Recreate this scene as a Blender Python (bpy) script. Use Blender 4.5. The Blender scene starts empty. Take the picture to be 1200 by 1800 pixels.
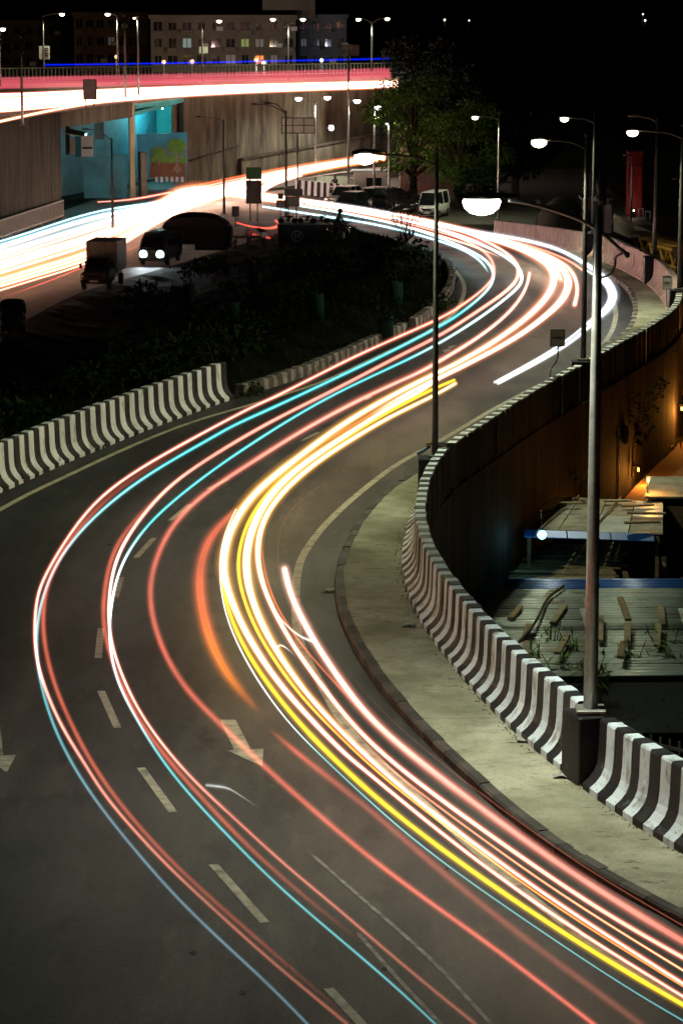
import bpy, math, random
from mathutils import Vector, Matrix

# ------------------------------------------------------------------ camera, sky, exposure
SC = bpy.context.scene
COL = SC.collection
H, F = 11.6, 5250.0                 # camera height over the ramp, focal length in photograph pixels
PITCH = math.atan(950 / F)
cam = bpy.data.cameras.new('camera')
cam.sensor_fit = 'VERTICAL'; cam.sensor_height = 24; cam.lens = F / 1800 * 24
cam.clip_start = 0.5; cam.clip_end = 4000
camo = bpy.data.objects.new('camera', cam); COL.objects.link(camo)
camo.location = (0, 0, H); camo.rotation_euler = (math.pi / 2 - PITCH, 0, 0)
SC.camera = camo

W = bpy.data.worlds.new('World'); SC.world = W; W.use_nodes = True
nt = W.node_tree
sky = nt.nodes.new('ShaderNodeTexSky'); sky.sky_type = 'NISHITA'; sky.sun_disc = False
sky.sun_elevation = math.radians(-4); sky.sun_rotation = math.radians(200)
nt.links.new(sky.outputs[0], nt.nodes['Background'].inputs[0])
nt.nodes['Background'].inputs[1].default_value = 0.012
moon = bpy.data.lights.new('sun', 'SUN'); moon.energy = 0.004; moon.angle = math.radians(0.5); moon.color = (1, .95, .85)
mo = bpy.data.objects.new('sun', moon); COL.objects.link(mo); mo.rotation_euler = (math.radians(40), 0, math.radians(-30))
SC.view_settings.view_transform = 'Standard'; SC.view_settings.look = 'None'
SC.view_settings.exposure = 0; SC.view_settings.gamma = 1; SC.view_settings.use_curve_mapping = False
SC.render.engine = 'CYCLES'
cy = SC.cycles
cy.transparent_max_bounces = 160; cy.max_bounces = 5; cy.diffuse_bounces = 2; cy.glossy_bounces = 2
cy.transmission_bounces = 3; cy.sample_clamp_indirect = 4; cy.sample_clamp_direct = 0
cy.use_denoising = True; cy.caustics_reflective = False; cy.caustics_refractive = False
cy.use_light_tree = True
RND = random.Random(7)

# ------------------------------------------------------------------ measuring the place
cp, sp = math.cos(PITCH), math.sin(PITCH)
def ray(x, y):
    a, b = (x - 600) / F, (900 - y) / F
    return Vector((a, cp + b * sp, -sp + b * cp))
def sstep(a, b, v):
    t = min(1, max(0, (v - a) / (b - a))); return t * t * (3 - 2 * t)
def rz(Y): return -6 * sstep(100, 225, Y)               # height of the ramp carriageway
def U(x, y, dz=0.0, z=None):
    d = ray(x, y); zz = dz if z is None else z
    for _ in range(60):
        t = (zz - H) / d.z
        if z is not None: break
        zz = .5 * zz + .5 * (rz(d.y * t) + dz)
    return Vector((d.x * t, d.y * t, zz))
def P(x, y, Y):
    d = ray(x, y); t = Y / d.y
    return Vector((d.x * t, Y, H + d.z * t))
G = -6.0
def spline(pts, n=8):
    pts = [Vector(p) for p in pts]
    if len(pts) < 3: return [pts[0].lerp(pts[-1], i / n) for i in range(n + 1)]
    q = [pts[0] * 2 - pts[1]] + pts + [pts[-1] * 2 - pts[-2]]
    out = []
    for i in range(1, len(q) - 2):
        a, b, c, d = q[i-1:i+3]
        for k in range(n):
            t = k / n
            out.append(.5 * ((2*b) + (c-a)*t + (2*a-5*b+4*c-d)*t*t + (3*b-a-3*c+d)*t**3))
    out.append(pts[-1]); return out
def smooth(pts, it=10):
    for _ in range(it):
        pts = [pts[0]] + [pts[i]*.5 + (pts[i-1]+pts[i+1])*.25 for i in range(1, len(pts)-1)] + [pts[-1]]
    return pts
def resample(pts, n):
    L = [0]
    for a, b in zip(pts, pts[1:]): L.append(L[-1] + (b - a).length)
    out = []; j = 0
    for i in range(n):
        s = L[-1] * i / (n - 1)
        while j < len(pts) - 2 and L[j+1] < s: j += 1
        f = (s - L[j]) / max(1e-9, L[j+1] - L[j]); out.append(pts[j].lerp(pts[j+1], min(1, f)))
    return out
def plen(pts): return sum((b - a).length for a, b in zip(pts, pts[1:]))

# ------------------------------------------------------------------ materials
def ramp_node(n, l, src, stops):
    r = n.new('ShaderNodeValToRGB'); cr = r.color_ramp
    while len(cr.elements) < len(stops): cr.elements.new(.5)
    for e, (p, c) in zip(cr.elements, stops): e.position = p; e.color = (*c, 1)
    l.new(src, r.inputs[0]); return r
MATS = {}
def mat(name, c, c2=None, scale=3.0, rough=.7, metal=0.0, bump=0.0, bscale=40.0, stretch=(1,1,1), detail=6, lo=.35, hi=.65, dirt=None, dscale=.6, dlo=.5, dhi=.72):
    if name in MATS: return MATS[name]
    m = bpy.data.materials.new(name); m.use_nodes = True; MATS[name] = m
    n, l = m.node_tree.nodes, m.node_tree.links; b = n['Principled BSDF']
    b.inputs['Roughness'].default_value = rough; b.inputs['Metallic'].default_value = metal
    b.inputs['Base Color'].default_value = (*c, 1)
    tc = n.new('ShaderNodeTexCoord'); mp = n.new('ShaderNodeMapping'); mp.inputs['Scale'].default_value = stretch
    g = n.new('ShaderNodeNewGeometry')
    l.new(g.outputs['Position'], mp.inputs[0])
    if c2:
        t = n.new('ShaderNodeTexNoise'); t.inputs['Scale'].default_value = scale; t.inputs['Detail'].default_value = detail
        t.inputs['Roughness'].default_value = .65
        l.new(mp.outputs[0], t.inputs[0])
        r = ramp_node(n, l, t.outputs[0], [(lo, c), (hi, c2)]); out = r.outputs[0]
        if dirt:
            t2 = n.new('ShaderNodeTexNoise'); t2.inputs['Scale'].default_value = dscale; t2.inputs['Detail'].default_value = 8; t2.inputs['Roughness'].default_value = .7
            l.new(mp.outputs[0], t2.inputs[0])
            r2 = ramp_node(n, l, t2.outputs[0], [(dlo, (0,0,0)), (dhi, (1,1,1))])
            mx = n.new('ShaderNodeMix'); mx.data_type = 'RGBA'
            l.new(r2.outputs[0], mx.inputs[0]); l.new(out, mx.inputs[6]); mx.inputs[7].default_value = (*dirt, 1); out = mx.outputs[2]
        l.new(out, b.inputs['Base Color'])
    if bump:
        t = n.new('ShaderNodeTexNoise'); t.inputs['Scale'].default_value = bscale; t.inputs['Detail'].default_value = 4
        l.new(mp.outputs[0], t.inputs[0]); bp = n.new('ShaderNodeBump'); bp.inputs['Strength'].default_value = bump; bp.inputs['Distance'].default_value = .02
        l.new(t.outputs[0], bp.inputs['Height']); l.new(bp.outputs[0], b.inputs['Normal'])
    return m
def emat(name, c, s):
    if name in MATS: return MATS[name]
    m = bpy.data.materials.new(name); m.use_nodes = True; MATS[name] = m
    b = m.node_tree.nodes['Principled BSDF']; b.inputs['Base Color'].default_value = (.5, .5, .5, 1)
    b.inputs['Emission Color'].default_value = (*c, 1); b.inputs['Emission Strength'].default_value = s
    return m
def glow_mat(name, sampled):
    m = bpy.data.materials.new(name); m.use_nodes = True; n, l = m.node_tree.nodes, m.node_tree.links
    n.remove(n['Principled BSDF'])
    a = n.new('ShaderNodeAttribute'); a.attribute_name = 'glow'; e = n.new('ShaderNodeEmission'); t = n.new('ShaderNodeBsdfTransparent')
    ad = n.new('ShaderNodeAddShader'); l.new(a.outputs['Color'], e.inputs[0]); l.new(e.outputs[0], ad.inputs[0]); l.new(t.outputs[0], ad.inputs[1])
    l.new(ad.outputs[0], n['Material Output'].inputs[0])
    try: m.cycles.emission_sampling = 'FRONT' if sampled else 'NONE'
    except Exception: pass
    return m
GLOW_CORE = glow_mat('glowing_light_core', True); GLOW_HALO = glow_mat('glowing_light_halo', False)

def layered(name, base, layers, rough, bumps):
    """base colour with several noise layers mixed over it: (colour, scale, stretch, lo, hi, amount); bumps: (scale, strength)"""
    m = bpy.data.materials.new(name); m.use_nodes = True; MATS[name] = m
    n, l = m.node_tree.nodes, m.node_tree.links; b = n['Principled BSDF']; g = n.new('ShaderNodeNewGeometry')
    rgb = n.new('ShaderNodeRGB'); rgb.outputs[0].default_value = (*base, 1); out = rgb.outputs[0]; rv_ = None
    for c, sc, st, lo, hi, am in layers:
        mp = n.new('ShaderNodeMapping'); mp.inputs['Scale'].default_value = st; l.new(g.outputs['Position'], mp.inputs[0])
        t = n.new('ShaderNodeTexNoise'); t.inputs['Scale'].default_value = sc; t.inputs['Detail'].default_value = 7; t.inputs['Roughness'].default_value = .62; l.new(mp.outputs[0], t.inputs[0])
        r = n.new('ShaderNodeMapRange'); r.inputs[1].default_value = lo; r.inputs[2].default_value = hi; r.inputs[4].default_value = am; l.new(t.outputs[0], r.inputs[0])
        mx = n.new('ShaderNodeMix'); mx.data_type = 'RGBA'; l.new(r.outputs[0], mx.inputs[0]); l.new(out, mx.inputs[6]); mx.inputs[7].default_value = (*c, 1); out = mx.outputs[2]
        if rv_ is None: rv_ = r.outputs[0]
    l.new(out, b.inputs['Base Color'])
    rr = n.new('ShaderNodeMapRange'); rr.inputs[3].default_value = rough - .12; rr.inputs[4].default_value = rough + .12; l.new(rv_, rr.inputs[0]); l.new(rr.outputs[0], b.inputs['Roughness'])
    prev = None
    for sc, stg in bumps:
        t = n.new('ShaderNodeTexNoise'); t.inputs['Scale'].default_value = sc; t.inputs['Detail'].default_value = 3; l.new(g.outputs['Position'], t.inputs[0])
        bp = n.new('ShaderNodeBump'); bp.inputs['Strength'].default_value = stg; bp.inputs['Distance'].default_value = .02; l.new(t.outputs[0], bp.inputs['Height'])
        if prev: l.new(prev, bp.inputs['Normal'])
        prev = bp.outputs[0]
    if prev: l.new(prev, b.inputs['Normal'])
    return m
ASPH = layered('asphalt', (.040,.042,.045), [((.016,.017,.019), .16, (1,.35,1), .40, .60, .9), ((.080,.078,.072), .5, (1.6,.16,1), .50, .72, .8), ((.10,.10,.098), 24, (1,1,1), .53, .72, .65), ((.012,.012,.013), 1.1, (1,.5,1), .57, .70, .8), ((.085,.083,.078), 2.6, (1.4,.3,1), .58, .72, .6), ((.012,.012,.012), 45, (1,1,1), .57, .70, .7)], .6, [(60, .7), (9, .2)])
ASPH2 = mat('old_asphalt', (.055,.05,.046), (.10,.09,.08), .8, .7, bump=.3, bscale=30, dirt=(.04,.036,.034), dscale=.12)
PAINT = mat('worn_road_paint', (.36,.35,.28), (.20,.19,.155), 5, .6, bump=.2, dirt=(.10,.097,.09), dscale=2.2, dlo=.52, dhi=.66)
PAINT_Y = mat('yellowed_road_paint', (.56,.53,.38), (.40,.37,.25), 5, .6, dirt=(.13,.12,.09), dscale=2.0, dlo=.5, dhi=.68)
PAINT_F = mat('faded_road_paint', (.22,.22,.21), (.12,.12,.115), 7, .7, dirt=(.06,.058,.055), dscale=3, dlo=.42, dhi=.6)
SLAB = layered('footpath_concrete', (.30,.295,.23), [((.42,.41,.33), .8, (1,.8,1), .42, .66, .9), ((.11,.11,.06), .30, (1,.7,1), .46, .64, .9), ((.19,.185,.145), 2.4, (.8,1.2,1), .50, .66, .7), ((.06,.058,.045), 4.2, (.7,1.5,1), .60, .70, .85), ((.10,.095,.075), 20, (1,1,1), .54, .70, .6)], .8, [(34, .6), (7, .4)])
BW = layered('white_barrier_paint', (.58,.68,.78), [((.44,.52,.61), 1.4, (1,1,.4), .42, .65, .8), ((.16,.15,.13), 3.2, (1,1,.6), .55, .68, .85), ((.10,.095,.085), 14, (1,1,1), .60, .70, .8)], .62, [(30, .4)])
BK = layered('black_barrier_paint', (.016,.016,.019), [((.035,.034,.036), 2, (1,1,.4), .45, .68, .8), ((.17,.16,.15), 5, (1,1,1), .62, .72, .7)], .55, [(30, .4)])
BWL = layered('cream_barrier_paint', (.64,.69,.72), [((.47,.50,.50), 1.2, (1,1,.4), .42, .65, .8), ((.15,.14,.10), 3.0, (1,1,.6), .56, .70, .8), ((.10,.09,.08), 14, (1,1,1), .61, .71, .8)], .62, [(30, .4)])
BKL = mat('brown_black_barrier_paint', (.018,.015,.015), (.032,.027,.026), 3, .6, bump=.2, dirt=(.13,.12,.10), dscale=4, dlo=.64, dhi=.8)
KW = mat('kerb_old_white', (.30,.28,.25), (.16,.14,.12), 4, .8, bump=.5, bscale=18, dirt=(.05,.045,.04), dscale=3, dlo=.45, dhi=.6)
KB = mat('kerb_old_black', (.03,.027,.026), (.06,.05,.045), 4, .8, bump=.5, bscale=18, dirt=(.11,.09,.08), dscale=3, dlo=.6, dhi=.72)
CONC = mat('stained_concrete', (.085,.078,.06), (.17,.155,.115), .35, .85, bump=.3, bscale=6, stretch=(2.2,2.2,.35), dirt=(.035,.032,.025), dscale=.5, dlo=.45, dhi=.7)
CONC_D = mat('dark_stained_concrete', (.045,.042,.034), (.085,.077,.06), .5, .85, bump=.3, bscale=6, stretch=(2,2,.3), dirt=(.03,.027,.022), dscale=.6)
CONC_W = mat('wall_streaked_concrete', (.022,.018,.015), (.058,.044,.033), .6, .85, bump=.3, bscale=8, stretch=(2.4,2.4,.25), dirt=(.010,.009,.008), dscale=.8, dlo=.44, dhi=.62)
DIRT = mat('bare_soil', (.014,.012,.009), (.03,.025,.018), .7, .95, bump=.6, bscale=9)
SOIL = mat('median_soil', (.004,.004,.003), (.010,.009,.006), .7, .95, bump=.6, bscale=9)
STEEL = mat('galvanised_steel', (.30,.30,.30), (.42,.42,.41), 6, .42, .75, dirt=(.18,.16,.13), dscale=2)
STEEL_D = mat('dark_painted_steel', (.06,.06,.06), (.10,.10,.10), 5, .5, .5)
BLACK = mat('black_plastic', (.012,.012,.012), rough=.5)
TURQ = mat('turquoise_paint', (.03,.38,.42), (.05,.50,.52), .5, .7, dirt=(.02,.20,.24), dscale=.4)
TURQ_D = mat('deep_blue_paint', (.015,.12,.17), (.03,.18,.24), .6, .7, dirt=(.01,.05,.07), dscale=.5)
TIN = layered('grey_tin_sheet', (.36,.42,.42), [((.24,.28,.28), .9, (.5,1.6,1), .42, .62, .9), ((.13,.075,.04), 1.7, (.4,1.8,1), .56, .68, .85), ((.10,.09,.07), 6, (1,1,1), .58, .70, .7)], .5, [(12, .2)])
TIN_B = mat('blue_tin_sheet', (.012,.07,.30), (.02,.10,.38), 2, .4, .2, dirt=(.06,.07,.10), dscale=1.2, dlo=.58, dhi=.75)
TIN_C = layered('pale_fibre_sheet', (.28,.27,.21), [((.18,.17,.13), 1.0, (1,1,1), .42, .62, .9), ((.08,.07,.05), 2.4, (.6,1.4,1), .54, .66, .85), ((.10,.09,.07), 9, (1,1,1), .58, .70, .6)], .75, [(14, .3)])
WOOD = mat('weathered_wood', (.13,.085,.045), (.24,.17,.09), 3, .8, bump=.4, stretch=(6,1,6), dirt=(.06,.045,.03), dscale=2)
WOOD_G = mat('grey_timber', (.17,.14,.09), (.30,.25,.16), 2, .8, bump=.4, stretch=(1,5,5), dirt=(.06,.05,.035), dscale=1.5)
GLASS = mat('dark_window_glass', (.012,.014,.016), rough=.08)
RUBBER = mat('tyre_rubber', (.015,.015,.015), rough=.9)
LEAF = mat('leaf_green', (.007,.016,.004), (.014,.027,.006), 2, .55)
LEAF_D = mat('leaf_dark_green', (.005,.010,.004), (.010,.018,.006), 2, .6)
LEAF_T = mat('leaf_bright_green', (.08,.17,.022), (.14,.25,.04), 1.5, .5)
LEAF_Y = mat('leaf_yellow_green', (.16,.17,.02), (.26,.24,.03), 2, .55)
BARK = mat('bark', (.06,.045,.03), (.11,.085,.06), 8, .9, bump=.5)
GUARD = mat('green_guard_mesh', (.006,.02,.014), (.01,.03,.022), 8, .7)
WHITE = mat('white_enamel', (.72,.72,.70), (.62,.62,.60), 2, .35)
CHROME = mat('chrome', (.7,.7,.7), rough=.2, metal=1)
SKIN = mat('skin', (.22,.12,.08), rough=.6)
for m_, v_ in ((ASPH, .22), (BK, .12), (BKL, .12), (PAINT, .2), (PAINT_Y, .2)): m_.node_tree.nodes['Principled BSDF'].inputs['Specular IOR Level'].default_value = v_
for m_ in (SOIL, DIRT, LEAF, LEAF_D, LEAF_T, CONC, CONC_D, CONC_W, GUARD, BARK, SLAB): m_.node_tree.nodes['Principled BSDF'].inputs['Specular IOR Level'].default_value = .04 if m_ is not CONC_W else .15
L_WARM = emat('lamp_glass_warm', (1, .90, .62), 9)
L_WHITE = emat('lamp_glass_white', (1, .97, .86), 9)
L_COOL = emat('lamp_glass_cool', (.36, .95, 1), 2.4)

# ------------------------------------------------------------------ mesh helpers
class MB:
    def __init__(s): s.v = []; s.f = []; s.m = []; s.sm = []
    def add(s, v, f, mi=0, smooth=False):
        o = len(s.v); s.v += [tuple(x) for x in v]; s.f += [tuple(i + o for i in q) for q in f]
        s.m += [mi] * len(f); s.sm += [smooth] * len(f); return s
    def box(s, c, d, rz=0.0, mi=0, M=None, bev=0.0):
        x, y, z = d[0]/2, d[1]/2, d[2]/2
        if bev <= 0:
            v = [Vector((a*x, b*y, e*z)) for a in (-1,1) for b in (-1,1) for e in (-1,1)]
            f = [(0,1,3,2),(4,6,7,5),(0,4,5,1),(2,3,7,6),(0,2,6,4),(1,5,7,3)]
        else:                                   # chamfered box: two inset caps and an octagonal wall
            b_ = min(bev, x*.9, y*.9, z*.9); v = []
            for zz, i in ((-z, b_), (-z + b_, 0), (z - b_, 0), (z, b_)):
                X, Y = x - i, y - i; k = b_ * (.6 if i else 1)
                v += [Vector(q) for q in ((X-k,-Y,zz),(X,-Y+k,zz),(X,Y-k,zz),(X-k,Y,zz),(-X+k,Y,zz),(-X,Y-k,zz),(-X,-Y+k,zz),(-X+k,-Y,zz))]
            f = [tuple(range(7,-1,-1)), tuple(range(24,32))]
            for r in range(3):
                for i in range(8): j = (i+1) % 8; f.append((r*8+i, r*8+j, r*8+8+j, r*8+8+i))
        R = M if M is not None else Matrix.Rotation(rz, 3, 'Z')
        c = Vector(c); return s.add([R @ q + c for q in v], f, mi)
    def beam(s, a, b, w, h, mi=0):
        a, b = Vector(a), Vector(b); d = b - a; L = d.length
        if L < 1e-6: return s
        y = d / L; x = y.cross(Vector((0,0,1)))
        x = x.normalized() if x.length > 1e-3 else Vector((1,0,0)); z = x.cross(y)
        return s.box((a + b) / 2, (w, L, h), mi=mi, M=Matrix((x, y, z)).transposed())
    def tube(s, pts, r, n=8, mi=0, cap=True, smooth=True):
        pts = [Vector(p) for p in pts]; rs = r if isinstance(r, (list, tuple)) else [r] * len(pts)
        v = []; f = []
        for i, p in enumerate(pts):
            t = (pts[min(i+1, len(pts)-1)] - pts[max(i-1, 0)]).normalized()
            ref = Vector((0,0,1)) if abs(t.z) < .95 else Vector((1,0,0))
            a = t.cross(ref).normalized(); b = a.cross(t)
            for k in range(n):
                th = 2 * math.pi * k / n; v.append(p + rs[i] * (math.cos(th) * a + math.sin(th) * b))
        for i in range(len(pts) - 1):
            for k in range(n): f.append((i*n+k, i*n+(k+1)%n, (i+1)*n+(k+1)%n, (i+1)*n+k))
        s.add(v, f, mi, smooth)
        if cap:
            o = len(s.v) - len(v)
            s.f += [tuple(o + k for k in range(n-1, -1, -1)), tuple(o + (len(pts)-1)*n + k for k in range(n))]; s.m += [mi, mi]; s.sm += [False, False]
        return s
    def lathe(s, prof, c=(0,0,0), n=12, mi=0, axis='Z'):
        v = []; f = []; c = Vector(c)
        for r, z in prof:
            for k in range(n):
                th = 2*math.pi*k/n; a, b = r*math.cos(th), r*math.sin(th)
                v.append(c + (Vector((a,b,z)) if axis == 'Z' else Vector((z,a,b)) if axis == 'X' else Vector((a,z,b))))
        for i in range(len(prof)-1):
            for k in range(n): f.append((i*n+k, i*n+(k+1)%n, (i+1)*n+(k+1)%n, (i+1)*n+k))
        f.append(tuple(range(n-1,-1,-1))); f.append(tuple((len(prof)-1)*n+k for k in range(n)))
        return s.add(v, f, mi, True)
    def loft(s, rows, mi=0, smooth=True, closed=False):
        n = len(rows[0]); v = [p for r in rows for p in r]; f = []
        for i in range(len(rows)-1):
            for k in range(n if closed else n-1): f.append((i*n+k, i*n+(k+1)%n, (i+1)*n+(k+1)%n, (i+1)*n+k))
        return s.add(v, f, mi, smooth)
    def prism(s, poly, a, b, mi=0):        # poly: list of Vectors (front), offset vectors a (front) and b (back)
        n = len(poly); v = [Vector(p)+Vector(a) for p in poly] + [Vector(p)+Vector(b) for p in poly]
        f = [tuple(range(n)), tuple(range(2*n-1, n-1, -1))] + [(k, n+k, n+(k+1)%n, (k+1)%n) for k in range(n)]
        return s.add(v, f, mi)
    def leaf(s, p, d, up, L, w, mi=0):
        d = d.normalized(); x = d.cross(up)
        x = x.normalized() if x.length > 1e-3 else Vector((1,0,0))
        a = p + d*L*.45
        return s.add([p, a + x*w*.5, p + d*L - up*L*.08, a - x*w*.5], [(0,1,2,3)], mi)
    def mesh(s, name, mats, off=(0,0,0)):
        o = Vector(off); me = bpy.data.meshes.new(name)
        me.from_pydata([(x-o.x, y-o.y, z-o.z) for x, y, z in s.v], [], s.f)
        for m in (mats if isinstance(mats, (list, tuple)) else [mats]): me.materials.append(m)
        me.polygons.foreach_set('material_index', s.m); me.polygons.foreach_set('use_smooth', s.sm)
        me.validate(); me.update(); return me
    def build(s, name, mats, parent=None, off=None, **kw):
        if off is None: off = parent['_w'] if (parent is not None and '_w' in parent) else (0,0,0)
        o = bpy.data.objects.new(name, s.mesh(name, mats, off)); COL.objects.link(o)
        if parent is not None: o.parent = parent
        elif tuple(off) != (0,0,0): o.location = off
        return tag(o, **kw)
ORD = ['topmost','second','third','fourth','fifth','sixth','seventh','eighth','ninth','tenth','eleventh','twelfth','thirteenth','fourteenth','fifteenth']
def tag(o, label=None, cat=None, group=None, kind=None):
    if label: o['label'] = label
    if cat: o['category'] = cat
    if group: o['group'] = group
    if kind: o['kind'] = kind
    return o
def thing(name, label, cat, loc=(0,0,0), rz=0.0, group=None, world=False):
    o = bpy.data.objects.new(name, None); COL.objects.link(o); o.location = loc; o.rotation_euler = (0,0,rz)
    o.empty_display_size = .2
    if world: o['_w'] = tuple(loc)
    return tag(o, label, cat, group)
def sub(parent, child_of): child_of['_w'] = parent.get('_w', (0,0,0)); return child_of
def lamp(parent, loc, power, color, size=.12, spot=None, dirn=(0,0,-1), blend=.7):
    l = bpy.data.lights.new('lamp_light', 'SPOT' if spot else 'POINT'); l.energy = power; l.color = color; l.shadow_soft_size = size
    if spot: l.spot_size = math.radians(spot); l.spot_blend = blend
    o = bpy.data.objects.new('lamp_light', l); COL.objects.link(o); o.parent = parent
    w = Vector(parent['_w']) if '_w' in parent else Vector((0,0,0)); o.location = Vector(loc) - w
    o.rotation_euler = Vector(dirn).to_track_quat('-Z', 'Y').to_euler(); return o

# ------------------------------------------------------------------ the ground and the roads
LE = [(-5.0,18,0),(-7.2,30,0),(-9.2,40,0),(-10.4,50,0),(-9.8,59,0)] + [U(*q) for q in [(0,868),(101,821),(165,795),(247,761),(322,733),(412,701),(497,676),(587,642),(677,601),(726,579),(775,545),(797,511),(799,487),(785,462),(737,440),(662,421),(610,402),(540,388)]]
RE = [(11.2,18,0),(6.4,30,0)] + [U(*q) for q in [(1200,1633),(1092,1574),(983,1509),(875,1427),(794,1351),(723,1281),(669,1216),(626,1151),(596,1086),(588,1037),(596,988),(631,918),(685,864),(746,826)]] + [(2.85,74.0,0),(4.2,79,0),(5.75,84.6,0),(7.3,90.1,0)] + [U(*q) for q in [(1087,596),(1106,574),(1112,540),(1099,510),(1069,487)]] + [(10.75,134,rz(134)),(9.9,158,rz(158)),(8.8,182,rz(182)),(7.2,201,rz(201)),(4.5,214,rz(214)),(-1,228,-6)]
BE = [(12.6,18),(8.6,28),(6.1,33.5),(4.5,37.9),(3.72,40.1),(3.25,41.9),(2.67,44.2),(2.25,46.3),(1.85,48.8),(1.5,51.4),(1.26,54.0),(1.18,56.8),(1.28,60.0),(1.55,63.2),(2.05,66.5),(2.72,69.0),(3.55,72.0),(4.55,75.6),(6.45,81.6),(7.95,86.4),(9.35,91.0),(10.2,94.6),(10.9,99.2),(11.35,105.9),(11.5,111.1),(11.38,117.0),(11.15,125.8),(10.9,133.3),(10.05,156.4),(9.0,181.5)]
LE = smooth(spline(LE, 10), 14); RE = smooth(spline(RE, 10), 14)
BE = smooth(spline([Vector((x, y, 0)) for x, y in BE], 10), 14)
def atY(line, Y):
    for a, b in zip(line, line[1:]):
        if (a.y - Y) * (b.y - Y) <= 0 and a.y != b.y: return a.x + (b.x - a.x) * (Y - a.y) / (b.y - a.y)
    return line[0].x if Y < line[0].y else line[-1].x
def zright(Y):
    return -5.6 + 2.4 * sstep(62, 90, Y) - 2.8 * sstep(120, 215, Y)
def rib(name, A, B, n, m, mats, lift=0.0, **kw):     # strip between two lines on the ramp
    A, B = resample(A, n), resample(B, n); rows = []
    for a, b in zip(A, B):
        r = []
        for k in range(m + 1):
            p = a.lerp(b, k / m); r.append(Vector((p.x, p.y, rz(p.y) + lift)))
        rows.append(r)
    mb = MB().loft(rows, 0, True); return mb.build(name, mats, **kw)

# terrain: one sheet, low ground left of the ramp, rising lot on the right
xs = [-900,-400,-150,-80,-50,-35,-25,-18,-12] ; xs += [-9 + i*1.0 for i in range(24)] + [16,20,26,35,50,80,150,400,900]
ys = [-60,0,15,25,32] + [36+i*4 for i in range(52)] + [250,265,280,300,340,400,500,700,1100,2500]
rows = []
for y in ys:
    c = (atY(LE, y) + atY(RE, y)) / 2; r = []
    for x in xs:
        k = sstep(c - .5, c + .5, x); z = G - .01 + (zright(y) - G) * k if y < 235 else G - .01
        if k > .99 and y < 200: z += .12 * math.sin(x * 1.7 + y * .6) * math.sin(y * .9)
        r.append(Vector((x, y, z)))
    rows.append(r)
MB().loft(rows).build('ground', DIRT, kind='structure')
rib('ramp_road', LE, RE, 260, 10, ASPH, kind='structure')
# low-level road on the left and the open junction
LR = [(-9,90),(-14,120),(-16.5,143.6),(-15.9,154.5),(-14.6,165.7),(-12.2,174.5),(-9.6,184),(-6.6,195.6),(-4,206),(0,214),(6,216)]
LR = smooth(spline([Vector((x, y, 0)) for x, y in LR], 8), 6)
FL = [(-36,90),(-33,130),(-29,170),(-24.5,200),(-21.6,218),(-18.5,240),(-14.5,263),(-5,272),(14,276)]
FL = smooth(spline([Vector((x, y, 0)) for x, y in FL], 8), 4)
A, B = resample(FL, 90), resample(LR, 90)
MB().loft([[Vector((p.x, p.y, G + .006)) for p in (a, a.lerp(b, .33), a.lerp(b, .67), b)] for a, b in zip(A, B)]).build('lower_road', ASPH2, kind='structure')
mb = MB(); mb.loft([[Vector((x, y, G + .003)) for x in (-6, 0, 6, 12, 22)] for y in (200, 212, 225, 240, 255, 272)]); mb.build('junction_road', ASPH2, kind='structure')
# planted bank between the ramp and the lower road
nb = 150; A, B = resample([p for p in LE if 25 < p.y < 212], nb), resample([p for p in LR], nb); rows = []
for i, (a, b) in enumerate(zip(A, B)):
    r = []
    for k in range(17):
        t = k / 16; p = a.lerp(b, t); z = (rz(a.y) - .05) * (1 - sstep(.08, .9, t)) + (G - .02) * sstep(.08, .9, t)
        if 0 < k < 16: z += RND.uniform(-.10, .10) + .12
        r.append(Vector((p.x - (.0 if k else -.05), p.y, z)))
    rows.append(r)
BANK = rows
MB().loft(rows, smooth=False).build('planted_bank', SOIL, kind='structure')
def bank(i, k):
    return BANK[int(i)][int(k)]

# footpath slabs, each a piece with an open joint
fp = thing('footpath', None, None, (0,0,0)); fp['kind'] = 'structure'
A, B = resample([p for p in RE if p.y < 71.3], 200), resample([p for p in BE if p.y < 71.3], 200)
def slab_run(A, B, cuts):
    n = len(A) - 1
    for s0, s1 in zip(cuts, cuts[1:]):
        i0, i1 = int(s0 * n), int(s1 * n); rows = []; jit = RND.uniform(-.006, .008)
        for i in range(i0, i1 + 1):
            a, b = A[i], B[i]; d = (b - a); d.z = 0
            if i == i0 and i > 0: t = .03
            else: t = 0
            an = a.lerp(A[min(i+1, n)], t); bn = b.lerp(B[min(i+1, n)], t)
            z = rz(an.y) + .15 + jit
            e0 = an + d * .0; e0 = Vector((e0.x + .16, e0.y, z)); e1 = Vector((bn.x + .08, bn.y, z))
            if e1.x < e0.x + .05: e1.x = e0.x + .05
            rows.append([Vector((e0.x, e0.y, z - .2))] + [e0.lerp(e1, q / 5) for q in range(6)] + [Vector((e1.x, e1.y, z - .2))])
        m = MB().loft(rows, 0, False)
        m.add(rows[0], [tuple(range(8))]); m.add(rows[-1], [tuple(range(7, -1, -1))])
        m.build('slab', SLAB, fp)
slab_run(A, B, [0, .13, .26, .40, .53, .62, .70, .80, .90, 1])
A2, B2 = resample([p for p in RE if p.y > 88 and p.y < 150], 140), resample([p for p in BE if p.y > 88 and p.y < 150], 140)
slab_run(A2, B2, [0, .12, .25, .38, .52, .68, .84, 1])

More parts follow.
